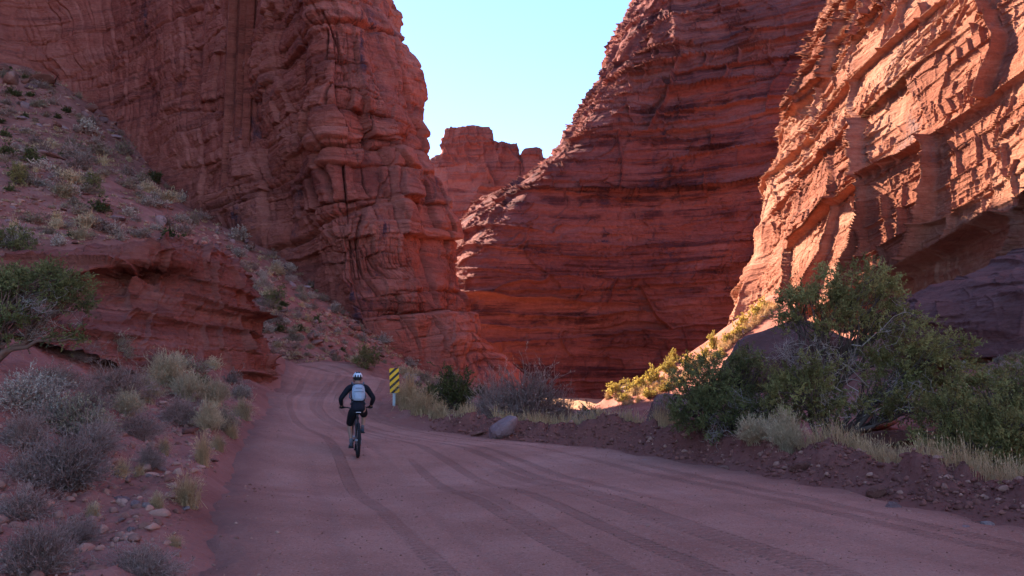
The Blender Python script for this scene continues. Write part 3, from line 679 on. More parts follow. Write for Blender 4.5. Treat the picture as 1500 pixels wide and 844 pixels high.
# shrubs and tufts on the bank beside the road
for a in [
    ('twiggy', 70, 728, 165, 95, 'big grey twiggy shrub on the bank with bare red dirt just below it'),
    ('twiggy', 30, 850, 130, 95, 'large grey twiggy shrub in the bottom corner beside the pebbly dirt'),
    ('twiggy', 190, 842, 125, 62, 'low spreading grey shrub at the bottom edge beside the stony strip'),
    ('twiggy', 14, 765, 95, 62, 'grey twiggy shrub at the picture edge between two larger grey shrubs'),
    ('twiggy', 192, 640, 82, 48, 'round dark grey shrub above the stony patch of the bank'),
    ('blue', 92, 640, 125, 78, 'broad green-grey shrub amid the shrubs under the red-barked juniper'),
    ('sage', 18, 604, 110, 76, 'pale grey-green sagebrush under the red-barked juniper'),
    ('twiggy', 152, 584, 112, 64, 'wide grey twiggy shrub behind the round dark one on the bank'),
    ('blue', 163, 530, 58, 50, 'blue-grey shrub against the foot of the red outcrop'),
    ('twiggy', 80, 566, 70, 44, 'dark grey shrub in the shade of the red-barked juniper'),
    ('twiggy', 214, 690, 46, 44, 'small dark twiggy shrub on the stony slope of the bank'),
    ('twiggy', 254, 622, 68, 44, 'grey shrub set among the yellowish rabbitbrush of the bank'),
    ('rabbit', 236, 566, 66, 54, 'yellow-green rabbitbrush below the red outcrop, highest of the yellow clumps'),
    ('rabbit', 268, 588, 58, 48, 'yellow-green rabbitbrush behind the grey shrub on the bank'),
    ('blue', 322, 630, 46, 42, 'dark blue-green shrub at the road edge between straw-coloured clumps'),
    ('grass', 350, 612, 44, 44, 'straw-coloured clump at the road edge under the end of the red outcrop'),
    ('grass', 292, 680, 34, 66, 'tall straw-coloured clump at the road edge, lowest of the tall ones'),
    ('grass', 264, 742, 62, 64, 'loose tuft of yellow grass on the dirt at the edge of the road'),
    ('grass', 224, 744, 34, 34, 'small yellow grass tuft beside flat stones on the bank'),
    ('grass', 148, 640, 30, 42, 'yellow grass tuft tucked beside the round dark grey shrub'),
    ('rabbit', 300, 632, 50, 52, 'pale yellowish rabbitbrush beside the dark blue-green roadside shrub'),
    ('green', 288, 570, 30, 28, 'small dark green bush at the foot of the red outcrop'),
    ('rabbit', 310, 596, 48, 44, 'pale yellowish rabbitbrush just above the dark blue-green roadside shrub'),
    ('twiggy', 118, 606, 70, 48, 'grey-purple twiggy shrub amid the dense shrubs of the bank'),
    ('sage', 52, 574, 70, 46, 'pale sagebrush next to the dark shrub below the red-barked juniper'),
    ('twiggy', 20, 660, 90, 70, 'grey-purple shrub at the picture edge above the biggest grey one'),
    ('rabbit', 205, 590, 60, 50, 'yellowish rabbitbrush beside the wide grey twiggy shrub'),
    ('sage', 350, 586, 34, 26, 'small pale shrub against the red foot of the outcrop at the road'),
    ('grass', 200, 700, 26, 30, 'little straw tuft on red dirt beside the small dark twiggy shrub'),
    ('twiggy', 128, 668, 84, 56, 'grey-brown shrub just under the broad green-grey shrub of the bank'),
    ('twiggy', 28, 700, 100, 66, 'grey twiggy shrub behind the biggest grey one at the picture edge'),
    ('sage', 60, 622, 80, 50, 'pale sagebrush at the near foot of the broad green-grey shrub'),
    ('rabbit', 176, 606, 60, 44, 'low yellowish brush against the wide grey twiggy shrub'),
    ('twiggy', 222, 548, 56, 38, 'small grey shrub among the yellowish brush right below the outcrop'),
    ('twiggy', 110, 530, 60, 36, 'small grey shrub behind the red-barked juniper'),
    ('grass', 316, 660, 30, 38, 'short straw tuft at the road edge above the tallest tuft'),
    ('twiggy', 100, 800, 70, 44, 'low grey shrub on bare dirt near the bottom corner'),
    ('grass', 335, 640, 34, 30, 'short straw tuft leaning onto the road'),
    ('grass', 172, 700, 34, 40, 'straw tuft on red dirt uphill of the row of three stones'),
    ('grass', 130, 760, 36, 36, 'straw tuft on bare dirt below the biggest grey shrub'),
    ('grass', 112, 690, 30, 44, 'straw tuft sprouting beside the biggest grey shrub'),
    ('grass', 250, 800, 30, 30, 'small straw tuft near the road edge at the bottom of the bank'),
    ('grass', 236, 664, 26, 34, 'straw tuft between the small dark twiggy shrub and the roadside clumps'),
]: shrub_px(*(a[:4] + (a[4] * .88,) + a[5:]))
# along the other side of the road
def at(px, py, Yd):
    w_ = W(px, py, Yd); return np.array([w_[0], w_[1], GH(w_[0], w_[1])])
for kind, px, Yd, wpx, hpx, label in [
    ('twiggy', 775, 25.5, 150, 96, 'largest grey bare shrub behind the leaning purple boulder'),
    ('twiggy', 728, 26.2, 90, 80, 'grey bare shrub joined to the largest one beside the boulder'),
    ('twiggy', 822, 25.8, 70, 66, 'thin grey shrub at the end of the largest bare shrub'),
    ('grass', 793, 23.3, 38, 40, 'upright tan grass tuft on the berm in front of the largest grey shrub'),
    ('green', 662, 28.5, 80, 66, 'leafy green bush behind the yellow grass by the striped marker'),
    ('green', 628, 33, 34, 34, 'small bright green bush between the striped marker and the leafy green bush'),
    ('grass', 600, 27.6, 52, 62, 'tall yellow grass clump beside the post of the striped marker'),
    ('grass', 622, 26.4, 58, 48, 'sloping yellow grass clump next to the marker clump'),
    ('grass', 585, 28.6, 30, 40, 'yellow grass tuft just under the striped marker panel'),
    ('grass', 645, 25.6, 44, 34, 'low pale grass clump on the berm between marker and boulder'),
    ('sage', 872, 24.5, 74, 46, 'pale grey wispy shrub on the berm past the largest grey shrub'),
    ('sage', 838, 24, 44, 34, 'small pale wispy shrub between the thin grey one and its larger pale neighbour'),
    ('grass', 965, 21.5, 58, 52, 'tall pale grass clump against the dark spreading juniper'),
    ('grass', 930, 22.3, 50, 40, 'pale grass clump on the berm between the wispy shrub and the tall clump'),
    ('sage', 915, 26, 60, 46, 'pale grey shrub behind the berm grass below the sunlit bushes'),
    ('blue', 975, 29, 60, 60, 'blue-grey shrub between the dark juniper and the sunlit bushes'),
    ('green', 862, 44, 50, 36, 'dark green bush low at the foot of the cliff across the canyon'),
    ('rabbit', 1150, 15.4, 50, 62, 'bare pale weed stalks in front of the juniper trunk'),
    ('rabbit', 1105, 16.2, 56, 40, 'low yellowish brush on the berm before the bleached twigs'),
]:
    q = at(px, 620, Yd); k = Yd / F_PX
    shrub(kind, (q[0], q[1], q[2] - .04), wpx * k, hpx * k, label)

# ------------------------------------------------------------------ junipers
def limb(a, b, k=7, sag=0.1, wig=.06):
    t = np.linspace(0, 1, k)[:, None]; L = np.linalg.norm(b - a)
    mid = (a + b) / 2 + rng.normal(size=3) * L * .10 + np.array([0, 0, sag * L])
    return (1 - t) ** 2 * a + 2 * t * (1 - t) * mid + t ** 2 * b + rng.normal(size=(k, 3)) * wig * L * .3 * np.sin(np.pi * t)
def juniper(base, masses, label, leafmat, barkmat='bark', dead=(), trunk_r=.13, size=.055, dens=1.0, stems=3, name='juniper_tree', group=None, clump=.20):
    """masses: centre (world), radii, number of leaf clumps; dead: centre, radii, number of bleached twigs"""
    base = np.asarray(base, float); root = empty(name, base); tag(root, label, 'tree', group)
    wood, fol, dd = Geo(), Geo(), Geo()
    hubs = []
    for c, r, n in masses:
        c = np.asarray(c) - base
        st = np.array([rng.normal() * trunk_r, rng.normal() * trunk_r, -.1]); pth = limb(st, c * [.9, .9, .85], 9, .08, .12)
        wood.tubes(pth[None], np.linspace(trunk_r * (.55 + .5 * rng.random()), trunk_r * .22, 9)[None], 6); hubs.append(pth)
    for (c, r, n), pth in zip(masses, hubs):
        c = np.asarray(c) - base; r = np.asarray(r)
        dirs = unit(rng.normal(size=(n, 3))); rad = (.35 + .68 * rng.random(n) ** .5)[:, None]
        C = c + dirs * r * rad; C[:, 2] = np.maximum(C[:, 2], .12)
        C += .12 * rng.normal(size=C.shape) * r.mean()
        i = rng.integers(4, 9, n)
        Lb = np.stack([limb(pth[i[q]], C[q], 5, .05, .10) for q in range(n)])
        wood.tubes(Lb, np.linspace(trunk_r * .17, .006, 5)[None] * (.6 + .8 * rng.random((n, 1))), 4)
        # sprays: short tufts that point outwards and up from each clump's middle
        ns = int(11 * dens); idx = np.repeat(np.arange(n), ns); m = len(idx)
        cs = clump * (.6 + .8 * rng.random(n)); keep = rng.random(n) < .93
        out = unit(dirs[idx] * .7 + rng.normal(size=(m, 3)) * .75 + [0, 0, .3])
        S0 = C[idx] + rng.normal(size=(m, 3)) * cs[idx, None] * .28; S1 = S0 + out * (cs[idx] * (.55 + .6 * rng.random(m)))[:, None]
        ok = keep[idx]; S0, S1, idx2 = S0[ok], S1[ok], idx[ok]
        fol_t = (.75 * rng.random(n) ** 1.3)[idx2]
        nb_ = int(12 * dens); j = np.repeat(np.arange(len(S0)), nb_); t = rng.random(len(j))[:, None]
        Pb = S0[j] * (1 - t) + S1[j] * t; D = unit(S1[j] - S0[j]) * .8 + rng.normal(size=(len(j), 3)) * .55
        fol.blades(Pb, D, size * (.6 + .8 * rng.random(len(j))), size * .22, np.clip(fol_t[j] + .3 * rng.random(len(j)), 0, 1), .5)
    for c, r, n in dead:
        c = np.asarray(c) - base; r = np.asarray(r)
        for _ in range(n):
            a = hubs[rng.integers(len(hubs))][rng.integers(3, 8)] * .6 + (c + rng.normal(size=3) * r * .35) * .4; b = c + unit(rng.normal(size=3)) * r * (.5 + .6 * rng.random())
            pth = limb(a, b, 7, -.12, .35); dd.tubes(pth[None], np.linspace(.012, .003, 7)[None] * (.6 + .5 * rng.random()), 4)
            Q = side_twigs(pth[None], 8, .28, 5, .8, .3); dd.tubes(Q, np.linspace(.006, .002, 5)[None] * np.ones((len(Q), 1)), 3)
            Q2 = side_twigs(Q, 3, .13, 3, .6, .3); dd.tubes(Q2, np.linspace(.0035, .0015, 3)[None] * np.ones((len(Q2), 1)), 3)
    wood.obj('trunk', M[barkmat], root, True); fol.obj('crown', M[leafmat], root)
    if dd.V: dd.obj('dead_twigs', M['deadwood'], root)
    return root
def E_(px, py, Yd, rxp, rzp, ry_, n):
    k = Yd / F_PX; return (W(px, py, Yd), (rxp * k, ry_, rzp * k), n)
def ground_at(px, Yd, dz=0.0):
    w_ = W(px, 600, Yd); return (w_[0], Yd, float(GH(np.array(w_[0]), np.array(Yd))) + dz)
juniper(ground_at(1215, 16.6), [
    E_(1246, 418, 17.2, 66, 30, .8, 48), E_(1196, 455, 17.0, 56, 28, .7, 34), E_(1296, 458, 17.3, 56, 34, .7, 36), E_(1255, 500, 17.6, 70, 30, .7, 12), E_(1165, 445, 17.2, 30, 18, .5, 14),
    E_(1350, 525, 17.0, 70, 40, .8, 66), E_(1290, 560, 17.0, 52, 36, .6, 26), E_(1185, 572, 16.2, 56, 38, .5, 54), E_(1240, 600, 16.6, 40, 26, .5, 8), E_(1388, 562, 16.8, 40, 36, .6, 40), E_(1330, 590, 16.4, 36, 24, .5, 22)],
    'tall ragged juniper with a bare twiggy middle below the sunlit cliff', 'leaf_juniper', 'bark',
    [E_(1165, 505, 16.7, 64, 34, .5, 9), E_(1225, 530, 16.3, 60, 40, .4, 7), E_(1300, 590, 16.4, 46, 40, .5, 5), E_(1225, 615, 15.8, 44, 40, .4, 5), E_(1300, 470, 17, 40, 40, .5, 4)], .075, .055, 1.25, clump=.25)
juniper(ground_at(1068, 18.2), [
    E_(1035, 560, 18.4, 46, 36, .7, 80), E_(1095, 555, 18.6, 52, 34, .7, 80), E_(1010, 600, 18.0, 30, 34, .5, 44), E_(1060, 610, 17.6, 52, 34, .6, 84), E_(1120, 600, 17.6, 46, 38, .6, 70), E_(1090, 530, 19, 14, 22, .3, 12)],
    'dark green juniper spreading low over the berm', 'leaf_juniper_dark', 'bark',
    [E_(1120, 590, 17.0, 40, 26, .4, 6), E_(1040, 640, 17.0, 40, 14, .4, 4)], .10, .05)
juniper(ground_at(1440, 14.2), [
    E_(1395, 620, 14.4, 50, 44, .6, 80), E_(1450, 590, 14.8, 46, 44, .6, 70), E_(1480, 640, 14.0, 56, 50, .6, 90), E_(1500, 560, 15.4, 40, 40, .6, 50), E_(1440, 660, 13.8, 50, 34, .5, 70), E_(1540, 600, 14.6, 60, 60, .6, 70)],
    'bushy green juniper behind the dry berm grass', 'leaf_juniper', 'bark', [E_(1350, 585, 14.8, 36, 26, .4, 3)], .10, .05)
juniper(ground_at(-30, 14.0, .1), [
    E_(68, 415, 14.6, 50, 20, .5, 54), E_(15, 425, 14.8, 48, 22, .6, 40), E_(25, 478, 14.2, 34, 20, .5, 26), E_(104, 432, 14.6, 26, 18, .4, 26), E_(-40, 450, 14.5, 60, 50, .6, 60), E_(95, 495, 14.2, 24, 8, .3, 6)],
    'juniper with reddish crooked limbs leaning in from the picture edge', 'leaf_juniper_dark', 'bark_red', [E_(70, 460, 14.2, 50, 36, .4, 10)], .085, .048, 1.1)
# ------------------------------------------------------------------ boulders and stones
def rock_mesh(seed, n=16, sub=3, flat=.75, jag=.09):
    r = np.random.default_rng(seed)
    pts = unit(r.normal(size=(n, 3))) * (.75 + .3 * r.random((n, 1))) * [1, .8, flat]
    bm = bmesh.new()
    for q in pts: bm.verts.new(q)
    g = bmesh.ops.convex_hull(bm, input=bm.verts)
    junk = [e for e in set(g['geom_interior'] + g['geom_unused']) if isinstance(e, bmesh.types.BMVert)]
    bmesh.ops.delete(bm, geom=junk, context='VERTS')
    bmesh.ops.bevel(bm, geom=list(bm.edges), offset=.07, segments=1, affect='EDGES', profile=.5)
    for _ in range(sub):
        bmesh.ops.subdivide_edges(bm, edges=list(bm.edges), cuts=1, use_grid_fill=True)
    bmesh.ops.triangulate(bm, faces=list(bm.faces))
    me = bpy.data.meshes.new("boulder"); bm.to_mesh(me); bm.free()
    V = np.empty(len(me.vertices) * 3, np.float32); me.vertices.foreach_get('co', V); V = V.reshape(-1, 3).astype(float)
    d = jag * fbm(V[:, 0] * 1.6 + seed, V[:, 1] * 1.6, V[:, 2] * 2.6, 400 + seed, 4) + .25 * jag * fbm(V[:, 0] * 7, V[:, 1] * 7, V[:, 2] * 9 + seed, 410, 3)
    V += unit(V) * d[:, None] * .5
    me.vertices.foreach_set('co', V.astype(np.float32).ravel())
    a = me.attributes.new('tint', 'FLOAT', 'POINT'); a.data.foreach_set('value', np.clip(.5 + .3 * fbm(V[:, 0], V[:, 1], V[:, 2], 420 + seed, 2), 0, 1).astype(np.float32))
    me.update(); return me
def stone_mat(name, a, b, c, bump=.6):
    t = NT(name); p = t.pos((1, 1, 1), True); oi = t.n('ShaderNodeObjectInfo')
    n1 = t.noise(p, 1.6, 6, .65); n2 = t.noise(p, 9, 5, .7)
    f = t.math('ADD', t.math('MULTIPLY', n1, .75), t.math('MULTIPLY', oi.outputs['Random'], .25))
    col = t.ramp(f, [(.3, a), (.55, b), (.75, c)])
    col = t.mix(t.math('MULTIPLY', t.step(n2, .55, .7), .35), col, c)
    nb = t.bump(n2, bump, .05); nb = t.bump(n1, bump, .2, nb)
    return t.fin(col, .9, .15, nb)
M['stone_red'] = stone_mat('red_stone', (.15, .055, .04), (.23, .09, .062), (.33, .165, .125))
M['stone_purple'] = stone_mat('purple_stone', (.21, .11, .10), (.31, .175, .16), (.42, .275, .25))
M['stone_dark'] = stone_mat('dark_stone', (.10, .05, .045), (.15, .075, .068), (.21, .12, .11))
M['stone_pale'] = stone_mat('pale_stone', (.22, .13, .11), (.33, .22, .19), (.46, .34, .30))
ROCKS = [rock_mesh(k, 14 + k, 2, (.7, .55, .85, .5, .65, .75)[k]) for k in range(6)]
ROCK_V = {}
def rock(loc, size, label, mat='stone_red', group=None, v=None, rot=None, name='boulder', cat='boulder'):
    v = random.randrange(6) if v is None else v
    if (v, mat) not in ROCK_V:
        me = ROCKS[v].copy(); me.name = name; me.materials.clear(); me.materials.append(M[mat]); ROCK_V[(v, mat)] = me
    o = bpy.data.objects.new(name, ROCK_V[(v, mat)]); COL.objects.link(o)
    o.location = loc; o.scale = size; o.rotation_euler = rot or (random.uniform(-.3, .3), random.uniform(-.3, .3), random.random() * 6.28)
    return tag(o, label, cat, group)
def rock_px(px, py, wpx, hpx, label, mat='stone_red', group=None, Yd=None, sink=.25, **kw):
    p_ = hit1(px, py) if Yd is None else at(px, py, Yd)
    k = p_[1] / F_PX; w, h = wpx * k / 2, hpx * k / 2
    return rock((p_[0], p_[1] + w * .6, p_[2] + h * (1 - 2 * sink)), (w * 1.1, w * 1.0, h / .62), label, mat, group, **kw)
# the leaning boulder on the berm
me_b = rock_mesh(21, 26, 3, .62, .05); me_b.materials.append(M['stone_purple'])
o = bpy.data.objects.new('boulder', me_b); COL.objects.link(o); q = at(736, 640, 22.2)
o.location = (q[0], q[1], q[2] + .22); o.scale = (.56, .44, .50); o.rotation_euler = (0.15, -.66, .1); tag(o, 'large smooth purple boulder leaning on the berm beside the road', 'boulder')
for a in [
    (1312, 752, 24, 22, 'squarish purple-grey stone at the toe of the berm', 'stone_purple'), (1426, 784, 30, 18, 'flat grey stone on the road edge below the berm, larger of a pair', 'stone_purple'),
    (1452, 776, 26, 14, 'pale flat stone touching the flat grey one at the road edge', 'stone_pale'), (1430, 806, 24, 12, 'small pale stone lying on the road near the bottom corner', 'stone_pale'),
    (1290, 730, 40, 20, 'red clod half buried in the berm above the squarish stone', 'stone_red'), (1180, 690, 40, 18, 'red stone stuck in the berm below the bare weed stalks', 'stone_red'),
    (1060, 690, 26, 12, 'flat red stone at the toe of the berm before the dark juniper', 'stone_red'), (880, 662, 22, 10, 'dark red stone at the toe of the berm, well past the leaning boulder', 'stone_red'),
    (702, 640, 26, 14, 'dark red stone lying against the leaning purple boulder', 'stone_red'), (945, 680, 18, 8, 'pale pebble on the road just before the berm', 'stone_pale'),
    (1250, 742, 18, 12, 'small red stone at the toe of the berm beside the squarish one', 'stone_red'), (1352, 760, 20, 12, 'small purple stone between the squarish stone and the flat pair', 'stone_purple'),
    (216, 701, 10, 8, 'rounded orange pebble on the stony patch of the bank', 'stone_pale'), (232, 690, 24, 10, 'flat grey slate on the stony patch beside the dark twiggy shrub', 'stone_purple'),
    (175, 735, 24, 11, 'pale purple flat stone on the stony patch, leader of a row of three', 'stone_purple'), (196, 743, 20, 11, 'rounded purple stone, middle of a row of three on the bank', 'stone_purple'),
    (212, 744, 16, 12, 'tan stone at the end of a row of three on the bank', 'stone_pale'), (174, 766, 16, 9, 'orange stone below the row of three stones', 'stone_pale'),
    (190, 780, 20, 8, 'long white-pink stone on red dirt below the row of three', 'stone_pale'), (164, 792, 12, 8, 'orange stone near the bottom of the stony strip', 'stone_red'),
    (270, 748, 14, 9, 'pale stone at the road edge beside the loose yellow grass', 'stone_pale'), (284, 746, 12, 8, 'pinkish stone at the road edge next to a pale one', 'stone_pale'),
    (312, 678, 14, 10, 'dark round stone on the road beside the straw clumps', 'stone_red'), (272, 636, 40, 10, 'orange flat slab jutting from the bank above the road', 'stone_red'),
    (305, 492, 34, 12, 'dark flat slab sticking out of the red outcrop slope', 'stone_red'), (346, 410, 14, 14, 'pale purple block perched above the end of the outcrop', 'stone_purple'),
]: rock_px(*a)
# ledge and slabs in the shade
for px, py, Yd, wpx, hpx, mat, lab, v in [
    (1290, 655, 16.9, 120, 30, 'stone_red', 'flat red rock ledge under the tall ragged juniper', 3), (1275, 628, 18.5, 90, 26, 'stone_red', 'upper red ledge just behind the trunk of the tall juniper', 3),
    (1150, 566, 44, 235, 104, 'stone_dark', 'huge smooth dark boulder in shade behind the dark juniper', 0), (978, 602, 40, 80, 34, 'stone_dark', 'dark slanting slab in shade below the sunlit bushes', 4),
    (1420, 555, 23, 60, 18, 'stone_red', 'flat red rock on the brushy slope under the dark shelf', 3), (1345, 560, 25, 60, 26, 'stone_red', 'dark red rock behind the tall juniper on the brushy slope', 4),
]:
    q = at(px, 600, Yd); k = Yd / F_PX; top = W(px, py - hpx, Yd)[2]; zb = min(q[2], W(px, py, Yd)[2]); h = (top - zb) / 2
    rock((q[0], q[1], zb + h * .8), (wpx * k / 2 * 1.15, wpx * k / 2 * .9, h / .55), lab, mat, v=v, rot=(0.05, -.12, .3))
# ------------------------------------------------------------------ what grows and lies on the slopes
def in_poly(px, py, poly):
    return poly_sd(np.asarray(px, float), np.asarray(py, float), np.array(poly, float)) < 0
def scatter(poly, n, mind=8.0, ymin=4, ymax=130, power=1.0):
    """n pixels of a patch of slope with their ground points"""
    poly = np.array(poly, float); lo, hi = poly.min(0), poly.max(0); P = np.empty((0, 2)); 
    for _ in range(60):
        c_ = lo + (hi - lo) * rng.random((400, 2)); c_ = c_[in_poly(c_[:, 0], c_[:, 1], poly)]; c_ = c_[fbm(c_[:, 0] / 55, c_[:, 1] / 34, 0 * c_[:, 0], int(mind * 10) + 600, 3) > rng.uniform(-.9, .35, len(c_))]
        for q_ in c_:
            dm = mind * (.5 + .9 * (q_[1] - lo[1]) / (hi[1] - lo[1]))
            if len(P) == 0 or np.min(np.hypot(*(P - q_).T)) > dm: P = np.r_[P, [q_]]
            if len(P) >= n: break
        if len(P) >= n: break
    G, ok = hits(P[:, 0], P[:, 1]); ok &= (G[:, 1] > ymin) & (G[:, 1] < ymax) & (poly_sd(G[:, 0], G[:, 1], ROAD_POLY) > .3)
    return P[ok], G[ok]
SLOPE_UP = [(0, 215), (60, 180), (160, 200), (230, 260), (330, 340), (440, 395), (420, 420), (330, 372), (180, 352), (0, 372)]
SLOPE_MID = [(345, 385), (450, 400), (530, 470), (600, 520), (690, 560), (690, 580), (600, 560), (560, 545), (400, 536), (392, 500), (365, 440)]
SLOPE_TOP = [(0, 100), (60, 108), (130, 140), (190, 215), (240, 262), (160, 205), (60, 190), (0, 215)]
SLOPE_SHELF = [(1390, 545), (1500, 505), (1500, 560), (1400, 575)]
SLOPE_GULLY = [(590, 545), (690, 575), (760, 585), (700, 600), (640, 595), (600, 575)]
for k_, (px, py, wpx, hpx, lab) in enumerate([(125, 284, 38, 36, 'dark green conical juniper standing alone on the rubble slope'), (396, 450, 42, 30, 'round dark green juniper bush on the slope above the bend'),
    (530, 545, 52, 40, 'dense dark green juniper bush at the outer edge of the road bend'), (574, 505, 40, 40, 'dark green juniper bush at the foot of the orange rock toe'), (646, 540, 34, 42, 'upright dark juniper below the orange rock toe'),
    (684, 542, 20, 30, 'small dark juniper on the orange rock toe'), (543, 486, 26, 22, 'small olive juniper bush at the cliff base above the bend'), (14, 272, 36, 40, 'dark olive juniper bush at the picture edge of the rubble slope'), (10, 372, 60, 40, 'dark green bush above the red-barked juniper'),
    (240, 478, 40, 26, 'olive bush on the face of the low red outcrop')]):
    p_ = hit1(px, py); k = p_[1] / F_PX; w, h = wpx * k / 2, hpx * k
    if k_ == 0: ms = [((p_[0], p_[1] + w, p_[2] + h * .28), (w, w, h * .3), 30), ((p_[0], p_[1] + w, p_[2] + h * .6), (w * .7, w * .7, h * .3), 22), ((p_[0], p_[1] + w, p_[2] + h * .85), (w * .35, w * .35, h * .2), 10)]
    else: ms = [((p_[0] + w * random.uniform(-.5, .5), p_[1] + w * random.uniform(.3, 1), p_[2] + h * random.uniform(.35, .65)), (w * .62, w * .6, h * .38), 18) for _ in range(3)]
    juniper((p_[0], p_[1] + w * .6, p_[2]), ms, lab, 'leaf_juniper_dark' if k_ not in (6, 7, 9) else 'leaf_juniper', size=.075 * w, dens=.9, trunk_r=.06 * w, clump=.26 * w, name='juniper_bush')
def plant_slope(poly, n, kinds, wpx, labels, group, mind, near=False):
    P, G = scatter(poly, n, mind)
    for (px, py), g in zip(P, G):
        kd = random.choices(list(kinds), list(kinds.values()))[0]; w = random.uniform(*wpx) * (1.0 if kd != 'grass' else .7); k = g[1] / F_PX
        shrub(kd, (g[0], g[1], g[2] - .05), w * k, w * k * random.uniform(.45, .75) * (1.25 if kd == 'grass' else 1), labels[kd], group + ', ' + KINDS[kd][0].replace('_', ' ') + 's', 1)
def LB(where): return {'twiggy': 'small grey twiggy shrub ' + where, 'sage': 'small pale sagebrush ' + where, 'blue': 'small dull green shrub ' + where, 'rabbit': 'small yellowish brush clump ' + where, 'green': 'small dark green bush ' + where, 'grass': 'small straw-coloured grass tuft ' + where}
plant_slope(SLOPE_UP, 130, {'twiggy': 4, 'sage': 4, 'blue': 3, 'rabbit': 1.2, 'green': 1.2, 'grass': 1.6}, (10, 42), LB('on the rubble slope above the low red outcrop'), 'plants above the low outcrop', 11)
plant_slope(SLOPE_TOP, 34, {'twiggy': 3, 'sage': 1, 'blue': 3, 'green': 1.5}, (12, 26), LB('high on the slope at the foot of the tall fin'), 'plants high on the slope', 9)
plant_slope(SLOPE_MID, 110, {'twiggy': 4, 'sage': 2.5, 'blue': 3, 'rabbit': 2, 'green': .7, 'grass': 1.4}, (11, 26), LB('on the boulder slope beyond the road bend'), 'plants beyond the road bend', 9)
plant_slope(SLOPE_GULLY, 34, {'twiggy': 3, 'sage': 2, 'blue': 2, 'rabbit': 2, 'green': 2}, (12, 30), LB('in the gully behind the striped marker'), 'plants in the gully behind the marker', 8)
plant_slope(SLOPE_SHELF, 34, {'twiggy': 1, 'sage': 4, 'blue': 3}, (14, 30), LB('on the slope under the dark rock shelf'), 'plants under the rock shelf', 9)
plant_slope([(205, 515), (330, 545), (360, 585), (300, 600), (215, 560)], 14, {'twiggy': 2, 'sage': 1, 'rabbit': 3, 'grass': 2, 'blue': 1}, (26, 42), LB('between the low red outcrop and the road'), 'plants under the low outcrop', 18)
plant_slope([(405, 552), (520, 545), (520, 551), (410, 560)], 14, {'twiggy': 2, 'grass': 2, 'rabbit': 2, 'blue': 1}, (18, 34), LB('in the row across the crest of the road'), 'row of plants at the crest', 9)
# bushes in the sun on the foot of the sunlit cliff
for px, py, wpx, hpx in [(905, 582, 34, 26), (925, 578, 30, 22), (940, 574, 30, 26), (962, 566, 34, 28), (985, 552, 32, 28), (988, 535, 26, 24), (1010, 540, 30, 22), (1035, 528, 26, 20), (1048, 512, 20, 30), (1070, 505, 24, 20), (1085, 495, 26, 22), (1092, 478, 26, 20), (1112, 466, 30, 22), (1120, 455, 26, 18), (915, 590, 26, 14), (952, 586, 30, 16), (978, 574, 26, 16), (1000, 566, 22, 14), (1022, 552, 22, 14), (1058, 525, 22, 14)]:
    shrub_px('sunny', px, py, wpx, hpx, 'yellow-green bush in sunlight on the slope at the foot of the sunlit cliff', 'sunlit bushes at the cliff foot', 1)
# boulders on the slopes
def rocks_on(poly, n, wpx, lab, group, mind, mats=('stone_red', 'stone_red', 'stone_purple')):
    P, G = scatter(poly, n, mind)
    for (px, py), g in zip(P, G):
        k = g[1] / F_PX; w = random.choice((.6, .8, 1, 1, 1.5)) * random.uniform(*wpx) * k / 2; m_ = random.choice(mats)
        rock((g[0], g[1], g[2] + w * .15), (w * random.uniform(.9, 1.5), w, w * random.uniform(.7, 1.1)), {'stone_dark': 'dark ', 'stone_red': 'red ', 'stone_purple': 'purple-grey ', 'stone_pale': 'pale '}[m_] + lab, m_, group + ', ' + m_[6:])
rocks_on(SLOPE_UP, 68, (8, 22), 'boulder on the rubble slope above the low outcrop', 'boulders above the low outcrop', 7)
rocks_on(SLOPE_MID, 70, (8, 19), 'boulder on the slope beyond the road bend', 'boulders beyond the road bend', 6)
rocks_on(SLOPE_SHELF, 14, (9, 18), 'rock on the slope under the dark shelf', 'rocks under the dark shelf', 7)
rocks_on(SLOPE_TOP, 28, (9, 20), 'boulder high on the slope at the foot of the fin', 'boulders high on the slope', 7)
rocks_on([(885, 584), (985, 555), (1060, 510), (1130, 445), (1145, 450), (1075, 500), (1000, 560), (920, 592)], 14, (10, 20), 'rock on the sunlit slope under the cliff', 'rocks on the sunlit slope', 7, ('stone_red', 'stone_pale'))
rocks_on([(0, 84), (130, 122), (300, 285), (440, 378), (520, 452), (500, 475), (430, 402), (290, 312), (120, 152), (0, 118)], 40, (14, 34), 'block fallen against the foot of the tall fin', 'blocks at the foot of the fin', 9, ('stone_red', 'stone_red', 'stone_dark'))
rocks_on([(130, 505), (330, 560), (385, 575), (380, 592), (300, 580), (130, 530)], 16, (8, 24), 'block broken off the low red outcrop', 'blocks under the low outcrop', 8, ('stone_red',))
P_, G_ = scatter([(885, 584), (985, 553), (1060, 508), (1130, 445), (1145, 450), (1075, 505), (1000, 566), (920, 594)], 80, 5)
for (px, py), g in zip(P_, G_):
    k = g[1] / F_PX; shrub('grass', (g[0], g[1], g[2] - .05), 16 * k, random.uniform(9, 16) * k, 'golden grass clump in sunlight on the slope under the cliff', 'sunlit grass clumps', 1)
